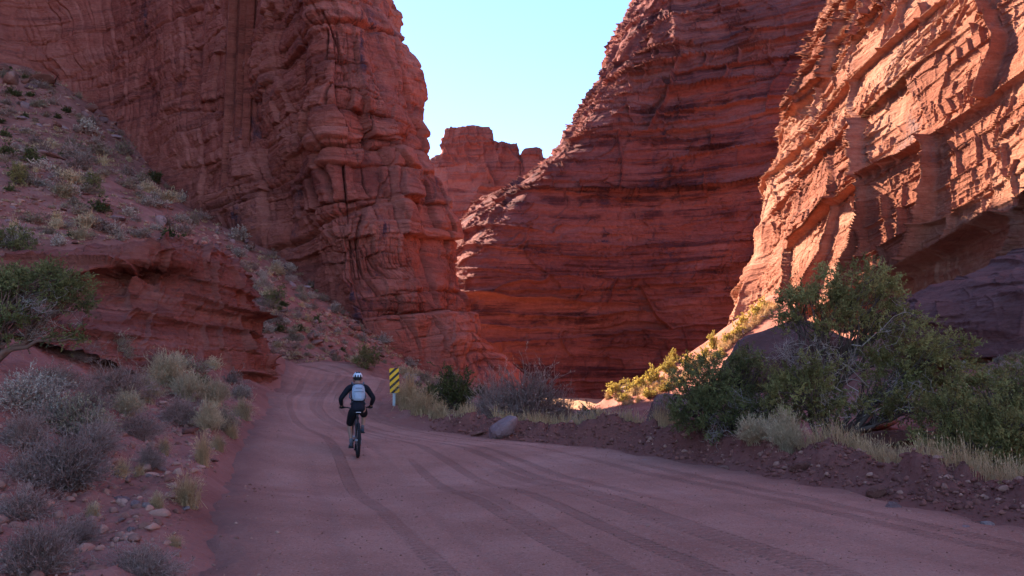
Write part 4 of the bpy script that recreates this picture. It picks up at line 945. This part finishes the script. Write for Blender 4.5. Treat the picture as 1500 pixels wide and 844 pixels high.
# ------------------------------------------------------------------ countless small stuff
def gravel(name, pts, sizes, mat):
    r0 = rock_mesh(3, 12, 0, .6, .05); nv = len(r0.vertices); V0 = np.empty(nv * 3, np.float32); r0.vertices.foreach_get('co', V0); V0 = V0.reshape(-1, 3)
    F0 = np.array([p_.vertices[:] for p_ in r0.polygons]); n = len(pts)
    a = rng.random(n) * 6.28; ca, sa = np.cos(a), np.sin(a); V = V0[None] * sizes[:, None, None] * (.7 + .6 * rng.random((n, 1, 3)))
    V = np.stack([V[..., 0] * ca[:, None] - V[..., 1] * sa[:, None], V[..., 0] * sa[:, None] + V[..., 1] * ca[:, None], V[..., 2]], -1) + pts[:, None]
    Fq = (F0[None] + (np.arange(n) * nv)[:, None, None]).reshape(-1, F0.shape[1])
    o = mesh_np(name, V.reshape(-1, 3), Fq, mat, False, {'tint': np.repeat(rng.random(n), nv)}); bpy.data.meshes.remove(r0); return o
M['gravel'] = leaf_mat('gravel_stone', (.18, .062, .042), (.46, .225, .155), .9, .05, 0, 30)
def band(n, y0, y1, sd0, sd1, xr=(-14, 14), cond=None):
    x = rng.uniform(*xr, n * 8); y = y0 + (y1 - y0) * rng.random(n * 8) ** 1.4; s_ = poly_sd(x, y, ROAD_POLY)
    ok = (s_ > sd0) & (s_ < sd1)
    if cond is not None: ok &= cond(x, y)
    x, y = x[ok][:n], y[ok][:n]; return x, y
xb, yb = band(1500, 7, 26, .15, 1.9, (-5, 12), lambda x, y: x > -1.2); xl, yl = band(2600, 5, 26, .1, 3.4, (-12, -2.5))
x1, y1 = band(4200, 5, 34, .0, 3.2); x2, y2 = band(1500, 5.5, 30, -.9, .0); x3, y3 = band(4500, 5.2, 24, -9, -.5)
z3 = np.array([road_z(a, b) for a, b in zip(np.r_[x2, x3], np.r_[y2, y3])])
pts = np.concatenate([np.stack([xb, yb, GH(xb, yb) + .01], 1), np.stack([xl, yl, GH(xl, yl) + .008], 1), np.stack([x1, y1, GH(x1, y1) + .004], 1), np.stack([np.r_[x2, x3], np.r_[y2, y3], z3 + .003], 1)])
sz = np.concatenate([.018 + .075 * rng.random(len(xb)) ** 4, .018 + .10 * rng.random(len(xl)) ** 4, .012 + .05 * rng.random(len(x1)) ** 4, .008 + .03 * rng.random(len(x2)) ** 5, .006 + .016 * rng.random(len(x3)) ** 6])
tag(gravel('gravel', pts, sz, M['gravel']), 'small stones scattered along the road edges', None, None, 'stuff')
_gs = [scatter(SLOPE_UP, 1100, 1.2)[1], scatter(SLOPE_MID, 1100, 1.2)[1], scatter(SLOPE_TOP, 400, 1.2)[1]]; G_ = np.concatenate(_gs)
tag(gravel('rubble', G_, (G_[:, 1] / F_PX) * (1.2 + 4.6 * rng.random(len(G_)) ** 2), M['gravel']), 'loose rubble covering the slopes', None, None, 'stuff')
M['clod'] = leaf_mat('turned_earth_clods', (.13, .044, .032), (.29, .105, .074), .95, .05, 0, 12)
xc, yc = band(5200, 7, 27, -.15, 1.35, (-5, 12), lambda x, y: x > -2.0 - .1 * (y - 20))
tag(gravel('clods', np.stack([xc, yc, GH(xc, yc) + .012], 1), .015 + .075 * rng.random(len(xc)) ** 4, M['clod']), 'clods of dark red earth pushed up along the berm', None, None, 'stuff')
# low dry plants between the shrubs of the slopes
gc = Geo()
for poly, n in ((SLOPE_UP, 190), (SLOPE_MID, 190), (SLOPE_TOP, 40), (SLOPE_SHELF, 120)):
    _, G = scatter(poly, n, 2.0); nb_ = 26; j = np.repeat(np.arange(len(G)), nb_); k = (G[:, 1] / F_PX)[j]
    D = rng.normal(size=(len(j), 3)) * [.7, .7, .2] + [0, 0, .6]
    gc.blades(G[j] + rng.normal(size=(len(j), 3)) * (k * 3.0)[:, None] * [1, 1, .15], D, k * (3 + 4 * rng.random(len(j))), k * .55, np.clip(rng.random(len(G))[j] * .8 + .2 * rng.random(len(j)), 0, 1))
M['ground_cover'] = leaf_mat('dry_ground_cover', (.22, .125, .07), (.56, .37, .20), .85, 0, .1, .15)
tag(gc.obj('ground_cover', M['ground_cover']), 'low dry plants between the rocks of the slopes', None, None, 'stuff')
# dry grass along the berm
dg = Geo()
def strip(n, y0, y1, s0, s1, hgt, cond=None, xr=(-6, 14)):
    x, y = band(n, y0, y1, s0, s1, xr, cond)
    cl = fbm(x / .9, y / .9, 0 * x, 500, 2); ok = cl > -.25; x, y = x[ok], y[ok]; m = len(x)
    b = np.stack([x, y, GH(x, y) - .02], 1); h = hgt * (.45 + .8 * rng.random(m)); a = rng.random(m) * 6.28; ln = h * .55 * rng.random(m)
    t = np.linspace(0, 1, 4)[None, :, None]; tip = np.stack([np.cos(a) * ln, np.sin(a) * ln, h], 1)[:, None]
    P = b[:, None] + tip * t * [1, 1, 1] - np.array([0, 0, 1]) * (ln[:, None, None] * .4 * t ** 3) + tip * [-1, -1, 0] * .5 * t * (1 - t)
    dg.tubes(P, np.array([.0042, .0036, .0026, .001])[None] * np.ones((m, 1)) * np.maximum(1, y / 11)[:, None], 3)
    e = P[rng.random(m) < .35]; dg.blades(e[:, -1], e[:, -1] - e[:, -2], .06, .007)
right = lambda x, y: x > -1.0 + .0 * y
strip(12000, 8.0, 16.5, .85, 2.0, .42, right); strip(4000, 16, 21, .95, 1.7, .26, right); strip(8000, 19.5, 25.5, .95, 2.1, .40, lambda x, y: (x > -5) & (x < 5)); strip(2000, 24, 31, .5, 1.5, .34, lambda x, y: x > -5.2)
tag(dg.obj('dry_grass', M['straw']), 'dry straw-coloured grass growing along the berm', None, None, 'stuff')

# ------------------------------------------------------------------ road marker
def plain(name, col, rough=.6, spec=.3, metal=0.0, nz=0.0):
    t = NT(name); n = t.noise(t.pos((1, 1, 1), True), 14, 4, .6)
    c = t.mix(t.math('MULTIPLY', n, .5), col, tuple(v * (.72 - nz) for v in col))
    m = t.fin(c, rough, spec, t.bump(n, .1, .01)); t.b.inputs['Metallic'].default_value = metal; return m
M['sign_yellow'] = plain('sign_yellow', (.97, .50, .006), .45); M['sign_black'] = plain('sign_black', (.012, .012, .014), .5); M['steel'] = plain('galvanised_steel', (.42, .43, .45), .45, .5, .6)
def bm_obj(name, bm, mat, parent=None, smooth=False, tf=None):
    if tf is not None: bmesh.ops.transform(bm, matrix=tf, verts=bm.verts)
    me = bpy.data.meshes.new(name); bm.to_mesh(me); bm.free()
    for m_ in (mat if isinstance(mat, (list, tuple)) else [mat]): me.materials.append(m_)
    if smooth: me.polygons.foreach_set('use_smooth', np.ones(len(me.polygons), bool))
    o = bpy.data.objects.new(name, me); COL.objects.link(o); o.parent = parent; return o
def clip(poly, f):
    out = []
    for a, b in zip(poly, poly[1:] + poly[:1]):
        fa, fb = f(a), f(b)
        if fa >= 0: out.append(a)
        if (fa >= 0) != (fb >= 0): t = fa / (fa - fb); out.append((a[0] + (b[0] - a[0]) * t, a[1] + (b[1] - a[1]) * t))
    return out
ms = empty('road_marker', at(577, 600, 28.2), R(11)); tag(ms, 'yellow object marker with black slanting stripes at the road edge', 'sign')
zc = W(575, 557.5, 28.2)[2] - ms.location.z; w_, h_, rc = .165, .43, .045
outl = []
for cx, cz, a0 in ((w_ - rc, h_ - rc, 0), (-w_ + rc, h_ - rc, 90), (-w_ + rc, -h_ + rc, 180), (w_ - rc, -h_ + rc, 270)):
    outl += [(cx + rc * math.cos(R(a0 + q_)), cz + rc * math.sin(R(a0 + q_))) for q_ in (0, 22.5, 45, 67.5, 90)]
bm = bmesh.new(); vs = [bm.verts.new((x_, -.003, z_)) for x_, z_ in outl]; f0 = bm.faces.new(vs)
r_ = bmesh.ops.extrude_face_region(bm, geom=[f0]); bmesh.ops.translate(bm, vec=(0, .006, 0), verts=[v for v in r_['geom'] if isinstance(v, bmesh.types.BMVert)])
for q_ in range(-3, 5):
    z0 = -.46 + q_ * .234; pl = clip(clip(outl, lambda a: a[1] - .85 * a[0] - z0 - .06), lambda a: -(a[1] - .85 * a[0] - z0 - .165))
    if len(pl) > 2:
        f = bm.faces.new([bm.verts.new((x_, -.0055, z_)) for x_, z_ in pl]); f.material_index = 1
bmesh.ops.recalc_face_normals(bm, faces=bm.faces)
bm_obj('panel', bm, [M['sign_yellow'], M['sign_black']], ms, tf=Matrix.Translation((0, 0, zc)) @ Matrix.Rotation(R(-3), 4, 'Y'))
bm = bmesh.new(); hp = zc + .38
for x0, x1, y0, y1 in ((-.028, .028, .030, .036), (-.028, -.022, .006, .030), (.022, .028, .006, .030), (-.046, -.028, .004, .009), (.028, .046, .004, .009)):
    bmesh.ops.create_cube(bm, size=1, matrix=Matrix.Translation(((x0 + x1) / 2, (y0 + y1) / 2, hp / 2 - .2)) @ Matrix.Diagonal((x1 - x0, y1 - y0, hp + .4, 1)))
bm_obj('post', bm, M['steel'], ms)
bm = bmesh.new()
for zz in (-.25, .25): bmesh.ops.create_cone(bm, cap_ends=True, segments=8, radius1=.011, radius2=.011, depth=.012, matrix=Matrix.Translation((0, -.008, zc + zz)) @ Matrix.Rotation(R(90), 4, 'X'))
bm_obj('bolt', bm, M['steel'], ms)

# ------------------------------------------------------------------ mountain bike
M['rubber'] = plain('tyre_rubber', (.022, .02, .021), .85, .2); M['rim'] = plain('black_rim', (.02, .02, .022), .4); M['bike_frame'] = plain('grey_bike_frame', (.05, .055, .06), .35, .5); M['metal'] = plain('bare_metal', (.5, .5, .52), .35, .5, .8); M['grip'] = plain('grip_rubber', (.02, .02, .02), .8)
BX, BY = W(524, 667, 17.3)[0], 17.3; YAW = 15.0
bike = empty('mountain_bike', (BX, BY, road_z(BX, BY) + .004), R(YAW)); tag(bike, 'mountain bike with knobbly tyres ridden up the dirt road', 'bicycle')
def tube(g, pts, r, sides=8): g.tubes(np.array([pts], float), np.array([[r] * len(pts)] if np.isscalar(r) else [r], float), sides)
def torus(Rm, rm, segs, sides, knob=0.0, squash=1.0):
    a = np.linspace(0, 2 * np.pi, segs, endpoint=False)[:, None]; b = np.linspace(0, 2 * np.pi, sides, endpoint=False)[None]
    k_ = rm * (1 + knob * ((np.arange(segs)[:, None] % 2) == 0) * (np.cos(b) > .2) * ((np.arange(sides)[None] + np.arange(segs)[:, None] // 2) % 2 == 0))
    V = np.stack([np.sin(b) * k_ * squash + 0 * a, (Rm + np.cos(b) * k_) * np.cos(a), (Rm + np.cos(b) * k_) * np.sin(a)], -1)
    i = np.arange(segs)[:, None] * sides; j = np.arange(sides)[None]; i2 = (np.arange(segs)[:, None] + 1) % segs * sides; j2 = (j + 1) % sides
    return V.reshape(-1, 3), np.stack([i + j, i2 + j, i2 + j2, i + j2], -1).reshape(-1, 4)
for (yy, st) in ((0.0, 0.0), (1.14, 5.0)):
    wh = empty('wheel'); wh.parent = bike; wh.location = (0, yy, .367); wh.rotation_euler = (0, 0, R(st))
    V, Fq = torus(.335, .031, 120, 12, .22); mesh_np('tyre', V, Fq, M['rubber'], False, None, wh)
    V, Fq = torus(.302, .013, 64, 8); mesh_np('rim', V, Fq, M['rim'], True, None, wh)
    g = Geo(); tube(g, [(-.055, 0, 0), (.055, 0, 0)], .022, 12); tube(g, [(-.066, 0, 0), (.066, 0, 0)], .008)
    V, Fq = torus(.075, .008, 32, 6, 0, .25); g.add(V + [-.05, 0, 0], Fq, np.zeros(len(V))); g.obj('hub', M['metal'], wh)
    g = Geo()
    for q_ in range(28):
        a = q_ / 28 * 2 * math.pi; s_ = .035 if q_ % 2 else -.035; tube(g, [(s_, .02 * math.cos(a + .5), .02 * math.sin(a + .5)), (0, .298 * math.cos(a), .298 * math.sin(a))], .0012, 3)
    g.obj('spokes', M['metal'], wh)
g = Geo(); BB = (0, .43, .34); SEAT = (0, .20, .80); HEADT, HEADB = (0, .76, .93), (0, .82, .78)
tube(g, [SEAT, (0, .50, .87), HEADT], .019); tube(g, [BB, (0, .63, .56), HEADB], .024); tube(g, [BB, SEAT], .018); tube(g, [HEADT, HEADB], .026)
for s_ in (-1, 1):
    tube(g, [(0 + s_ * .02, .41, .34), (s_ * .055, .25, .35), (s_ * .066, 0, .367)], .011); tube(g, [(s_ * .018, .215, .74), (s_ * .05, .10, .56), (s_ * .066, 0, .367)], .009)
g.obj('frame', M['bike_frame'], bike, True)
g = Geo()
for s_ in (-1, 1): tube(g, [(s_ * .062, .86, .80), (s_ * .062, .98, .58)], .018); tube(g, [(s_ * .062, .97, .60), (s_ * .062, 1.14, .367)], .023)
tube(g, [(-.062, .86, .80), (0, .845, .83), (.062, .86, .80)], .02); tube(g, [(0, .84, .82), (0, .82, .78)], .018); g.obj('fork', M['bike_frame'], bike, True)
g = Geo(); tube(g, [HEADT, (0, .755, .97), (0, .80, 1.005)], .017); g.obj('stem', M['rim'], bike, True)
g = Geo(); tube(g, [(-.355, .76, 1.035), (-.20, .79, 1.035), (-.10, .805, 1.01), (.10, .805, 1.01), (.20, .79, 1.035), (.355, .76, 1.035)], .014); hb = g.obj('handlebar', M['rim'], bike, True)
for s_ in (-1, 1):
    g = Geo(); tube(g, [(s_ * .235, .785, 1.036), (s_ * .36, .759, 1.036)], .018); g.obj('grip', M['grip'], hb, True)
    g = Geo(); tube(g, [(s_ * .22, .80, 1.03), (s_ * .26, .84, 1.02), (s_ * .33, .835, 1.005)], .006); g.obj('brake_lever', M['rim'], hb, True)
g = Geo(); tube(g, [SEAT, (0, .185, .93)], .0145); g.obj('seatpost', M['rim'], bike, True)
bm = bmesh.new(); bmesh.ops.create_uvsphere(bm, u_segments=16, v_segments=10, radius=1)
for v in bm.verts:
    x_, y_, z_ = v.co; wd_ = .074 * (1 - sstep(-.25, .55, y_)) + .022
    v.co = (x_ * wd_ / max(.4, 1), y_ * .135 + .20, .945 + z_ * .026 + .012 * y_ * y_)
sd_ = bm_obj('saddle', bm, M['rubber'], bike, True)
g = Geo(); tube(g, [(-.05, .068, .944), (-.03, .060, .95), (.03, .060, .95), (.05, .068, .944)], .008, 6); g.obj('saddle_edge', plain('white_trim', (.7, .7, .7)), sd_)
g = Geo(); V, Fq = torus(.075, .006, 40, 6, 0, .4); g.add(V + [.045, BB[1], BB[2]], Fq, np.zeros(len(V)))
tube(g, [(-.08, BB[1], BB[2]), (.08, BB[1], BB[2])], .02); pa = R(62)
ped = [(-.135, BB[1] - .172 * math.cos(pa), BB[2] - .172 * math.sin(pa)), (.135, BB[1] + .172 * math.cos(pa), BB[2] + .172 * math.sin(pa))]
tube(g, [(-.075, BB[1], BB[2]), (-.08, ped[0][1], ped[0][2])], .012); tube(g, [(.075, BB[1], BB[2]), (.08, ped[1][1], ped[1][2])], .012); cr = g.obj('crankset', M['rim'], bike)
for (a, b, c_) in ped:
    bm = bmesh.new(); bmesh.ops.create_cube(bm, size=1, matrix=Matrix.Translation((a, b, c_)) @ Matrix.Diagonal((.095, .095, .018, 1))); bmesh.ops.bevel(bm, geom=list(bm.edges), offset=.006, segments=2, affect='EDGES'); bm_obj('pedal', bm, M['rim'], cr)
g = Geo(); tube(g, [(.052, BB[1], BB[2] + .075), (.05, .02, .415)], .004, 4); tube(g, [(.052, BB[1], BB[2] - .075), (.05, .05, .27), (.05, .02, .32)], .004, 4)
tube(g, [(.058, -.005, .36), (.06, .03, .27)], .014, 6); g.obj('chain', M['metal'], bike)

# ------------------------------------------------------------------ the rider
def skin(name, verts, edges, mat, parent, levels=2, root=0):
    me = bpy.data.meshes.new(name); me.from_pydata([v[0] for v in verts], edges, [])
    o = bpy.data.objects.new(name, me); COL.objects.link(o); md = o.modifiers.new('s', 'SKIN'); md.use_smooth_shade = True
    for i, v in enumerate(verts):
        r_ = v[1] if isinstance(v[1], tuple) else (v[1], v[1]); sv = me.skin_vertices[0].data[i]; sv.radius = r_; sv.use_root = (i == root)
    ss = o.modifiers.new('u', 'SUBSURF'); ss.levels = levels; ss.render_levels = levels
    bpy.context.view_layer.update(); ev = o.evaluated_get(bpy.context.evaluated_depsgraph_get()); m2 = bpy.data.meshes.new_from_object(ev)
    bpy.data.objects.remove(o); bpy.data.meshes.remove(me); m2.name = name; m2.materials.clear(); m2.materials.append(mat)
    m2.polygons.foreach_set('use_smooth', np.ones(len(m2.polygons), bool))
    o = bpy.data.objects.new(name, m2); COL.objects.link(o); o.parent = parent; return o
def cloth(name, col, rough=.9):
    t = NT(name); n = t.noise(t.pos((1, 1, 1), True), 9, 5, .6); n2 = t.noise(t.pos((1, 1, .4), True), 26, 3, .5)
    return t.fin(t.mix(n, col, tuple(v * .6 for v in col)), rough, .2, t.bump(n2, .5, .02))
M['skin'] = cloth('skin', (.46, .25, .17), .6); M['jersey'] = cloth('black_jersey', (.018, .018, .026)); M['shorts'] = cloth('black_shorts', (.013, .013, .016)); M['glove'] = cloth('black_glove', (.015, .015, .017))
M['helmet'] = plain('white_helmet', (.72, .76, .80), .35, .5); M['helmet_dark'] = plain('helmet_liner', (.02, .02, .022), .8); M['pack'] = cloth('pale_grey_pack', (.46, .50, .56)); M['pack_trim'] = cloth('pack_trim', (.16, .17, .19)); M['shoe'] = cloth('grey_blue_shoe', (.10, .115, .14)); M['sole'] = plain('shoe_sole', (.03, .03, .03), .8); M['sock'] = cloth('grey_sock', (.16, .16, .17)); M['hair'] = cloth('dark_hair', (.03, .02, .015))
per = empty('person', bike.location, R(YAW)); tag(per, 'person in black long sleeves and shorts with a white helmet, riding a mountain bike', 'person')
hipL, hipR = (-.095, .20, 1.0), (.095, .21, 1.0)
aL = (-.125, ped[0][1] - .09, ped[0][2] + .13); aR = (.125, ped[1][1] - .09, ped[1][2] + .13)
kL, kR = (-.15, .56, .66), (.165, .60, .88)
sh = [(-.185, .42, 1.47), (.185, .42, 1.47)]; el = [(-.355, .50, 1.23), (.355, .50, 1.235)]; ha = [(-.315, .735, 1.06), (.315, .735, 1.06)]
mid = lambda a, b, t: tuple(a[i] * (1 - t) + b[i] * t for i in range(3))
bv = [((0, .20, 1.02), (.125, .10)), ((0, .27, 1.17), (.125, .095)), ((0, .36, 1.36), (.145, .10)), ((0, .43, 1.50), (.10, .07)), ((0, .465, 1.565), .055), ((0, .50, 1.63), (.068, .08)), ((0, .52, 1.70), (.075, .092)), ((0, .52, 1.755), (.062, .078))]
be = [(i, i + 1) for i in range(7)]
def chain(v, e, start, pts):
    i0 = start
    for p_ in pts: v.append(p_); e.append((i0, len(v) - 1)); i0 = len(v) - 1
    return i0
for s_, h_, k_, a_ in ((0, hipL, kL, aL), (1, hipR, kR, aR)):
    chain(bv, be, 0, [(h_, .09), (mid(h_, k_, .4), .08), (mid(h_, k_, .85), .058), (k_, .056), (mid(k_, a_, .3), (.054, .06)), (mid(k_, a_, .75), .038), (a_, .034), ((a_[0], a_[1] + .05, a_[2] - .07), .036), ((a_[0], a_[1] + .16, a_[2] - .09), .03)])
    w2 = chain(bv, be, 3, [(sh[s_], .062), (mid(sh[s_], el[s_], .5), .048), (el[s_], .042), (mid(el[s_], ha[s_], .35), .04), (mid(el[s_], ha[s_], .85), .028), (ha[s_], (.038, .024))])
body = skin('body', bv, be, M['skin'], per)
# face, ears
bm = bmesh.new(); bmesh.ops.create_uvsphere(bm, u_segments=10, v_segments=8, radius=1, matrix=Matrix.Translation((0, .605, 1.655)) @ Matrix.Diagonal((.014, .022, .026, 1)))
for s_ in (-1, 1): bmesh.ops.create_uvsphere(bm, u_segments=10, v_segments=8, radius=1, matrix=Matrix.Translation((s_ * .078, .50, 1.655)) @ Matrix.Diagonal((.012, .02, .032, 1)))
bm_obj('face_features', bm, M['skin'], per, True)
bm = bmesh.new()
for s_ in (-1, 1): bmesh.ops.create_uvsphere(bm, u_segments=8, v_segments=6, radius=.011, matrix=Matrix.Translation((s_ * .03, .592, 1.675)))
bmesh.ops.create_cube(bm, size=1, matrix=Matrix.Translation((0, .593, 1.61)) @ Matrix.Diagonal((.045, .012, .009, 1))); bm_obj('eyes_and_mouth', bm, M['helmet_dark'], per)
# clothing
jv = [((0, .17, .93), (.17, .16)), ((0, .20, 1.03), (.17, .155)), ((0, .26, 1.16), (.155, .135)), ((0, .36, 1.36), (.165, .125)), ((0, .425, 1.49), (.115, .085)), ((0, .447, 1.53), (.062, .062))]; je = [(0, 1), (1, 2), (2, 3), (3, 4), (4, 5)]
for s_ in (0, 1): chain(jv, je, 4, [(sh[s_], .076), (mid(sh[s_], el[s_], .5), .063), (el[s_], .057), (mid(el[s_], ha[s_], .35), .053), (mid(el[s_], ha[s_], .86), .038)])
skin('jersey', jv, je, M['jersey'], per)
sv = [((0, .20, 1.03), (.152, .125))]; se = []
sv.append(((0, .225, 1.12), (.146, .125))); se.append((0, 1))
for s_, h_, k_ in ((0, hipL, kL), (1, hipR, kR)): chain(sv, se, 0, [(h_, .115), (mid(h_, k_, .45), .102), (mid(h_, k_, .82), .09), (mid(h_, k_, .97), .085)])
skin('shorts', sv, se, M['shorts'], per)
for s_, k_, a_ in ((0, kL, aL), (1, kR, aR)):
    skin('sock', [(mid(k_, a_, .80), .042), (a_, .042), ((a_[0], a_[1] + .03, a_[2] - .05), .042)], [(0, 1), (1, 2)], M['sock'], per)
    so_ = skin('shoe', [((a_[0], a_[1] - .025, a_[2] - .055), (.044, .048)), ((a_[0], a_[1] + .06, a_[2] - .07), (.046, .042)), ((a_[0], a_[1] + .16, a_[2] - .085), (.048, .03)), ((a_[0], a_[1] + .215, a_[2] - .09), (.036, .022))], [(0, 1), (1, 2), (2, 3)], M['shoe'], per)
    bm = bmesh.new(); bmesh.ops.create_cube(bm, size=1, matrix=Matrix.Translation((a_[0], a_[1] + .09, a_[2] - .112)) @ Matrix.Diagonal((.088, .29, .02, 1))); bmesh.ops.bevel(bm, geom=list(bm.edges), offset=.009, segments=2, affect='EDGES'); bm_obj('sole', bm, M['sole'], so_)
    h_ = ha[s_]; sg = -1 if s_ == 0 else 1; gv = [(mid(el[s_], h_, .86), .034), (h_, (.042, .028)), ((h_[0], h_[1] + .03, h_[2] - .006), (.042, .024))]; ge = [(0, 1), (1, 2)]
    for f_ in range(4):
        ox = (f_ - 1.5) * .021; chain(gv, ge, 2, [((h_[0] + ox, h_[1] + .055, h_[2] - .008), .0105), ((h_[0] + ox, h_[1] + .068, h_[2] - .032), .0095), ((h_[0] + ox, h_[1] + .048, h_[2] - .05 + .003 * abs(f_ - 1)), .0085)])
    chain(gv, ge, 1, [((h_[0] - sg * .045, h_[1] + .012, h_[2] - .012), .011), ((h_[0] - sg * .05, h_[1] + .035, h_[2] - .036), .0095)])
    skin('glove', gv, ge, M['glove'], per)
def ell_shell(name, c, r, mat, parent, zmin, n=24, holes=False):
    bm = bmesh.new(); bmesh.ops.create_uvsphere(bm, u_segments=n, v_segments=16, radius=1)
    bmesh.ops.delete(bm, geom=[v for v in bm.verts if v.co.z < zmin], context='VERTS')
    for v in bm.verts: v.co = Vector((v.co.x * r[0], v.co.y * r[1] * (1.08 if v.co.y > 0 else 1), v.co.z * r[2])) + Vector(c)
    bmesh.ops.recalc_face_normals(bm, faces=bm.faces); r_ = bmesh.ops.solidify(bm, geom=list(bm.faces), thickness=.014)
    return bm_obj(name, bm, mat, parent, True)
hc = (0, .515, 1.70)
hel = ell_shell('helmet', hc, (.108, .135, .115), M['helmet'], per, -.12)
ell_shell('liner', (0, .512, 1.692), (.092, .118, .10), M['helmet_dark'], hel, -.75)
g = Geo()
for ax in (-.5, 0, .5):
    for b0, b1 in ((-.15, .45), (.75, 1.25)):
        pts_ = [(hc[0] + .110 * math.sin(ax * 1.1) * math.cos(b), hc[1] - .137 * math.cos(b) * math.cos(ax * 1.1), hc[2] + .117 * math.sin(b)) for b in np.linspace(b0, b1, 5)]
        tube(g, pts_, [.004, .013, .016, .013, .004], 6)
g.obj('vent', M['helmet_dark'], hel)
g = Geo(); tube(g, [(-.10, .49, 1.68), (-.08, .52, 1.60), (0, .57, 1.585), (.08, .52, 1.60), (.10, .49, 1.68)], .006, 4); g.obj('chin_strap', M['helmet_dark'], hel)
# backpack
bp = empty('backpack', bike.location, R(YAW)); tag(bp, 'pale grey backpack worn by the cyclist', 'backpack')
def pack_box(name, c, dims, mat, parent, tilt=R(-24), bev=.05):
    bm = bmesh.new(); bmesh.ops.create_cube(bm, size=1); bmesh.ops.subdivide_edges(bm, edges=list(bm.edges), cuts=3, use_grid_fill=True)
    for v in bm.verts:
        q_ = v.co * 2; w = 1 - .16 * max(0, q_.z) ** 2 - .06 * max(0, -q_.z) ** 2; l = max(abs(q_.x), abs(q_.z))
        v.co = Vector((v.co.x * dims[0] * w, v.co.y * dims[1] * (1.15 - .45 * l ** 3), v.co.z * dims[2] * (1 - .10 * q_.x ** 2)))
    bmesh.ops.bevel(bm, geom=[e for e in bm.edges if len(e.link_faces) == 2 and e.calc_face_angle(0) > .9], offset=bev * .4, segments=3, affect='EDGES')
    return bm_obj(name, bm, mat, parent, True, Matrix.Translation(c) @ Matrix.Rotation(tilt, 4, 'X'))
pack_box('main_bag', (0, .185, 1.365), (.275, .13, .365), M['pack'], bp)
pack_box('pocket', (0, .10, 1.29), (.23, .05, .20), M['pack'], bp)
g = Geo(); tube(g, [(-.10, .075, 1.385), (0, .062, 1.39), (.10, .075, 1.385)], .006, 5); tube(g, [(-.07, .105, 1.46), (0, .10, 1.465), (.07, .105, 1.46)], .007, 5); g.obj('zip_seam', M['pack_trim'], bp)
for s_ in (-1, 1):
    g = Geo(); tube(g, [(s_ * .10, .28, 1.53), (s_ * .125, .40, 1.585), (s_ * .135, .50, 1.52), (s_ * .15, .50, 1.40), (s_ * .175, .38, 1.26), (s_ * .13, .22, 1.22)], .016, 6); g.obj('shoulder_strap', M['pack_trim'], bp, True)
g = Geo(); tube(g, [(-.12, .16, 1.18), (-.165, .24, 1.12), (-.10, .36, 1.10), (.10, .36, 1.10), (.165, .24, 1.12), (.12, .16, 1.18)], .012, 6); g.obj('waist_strap', M['pack_trim'], bp)
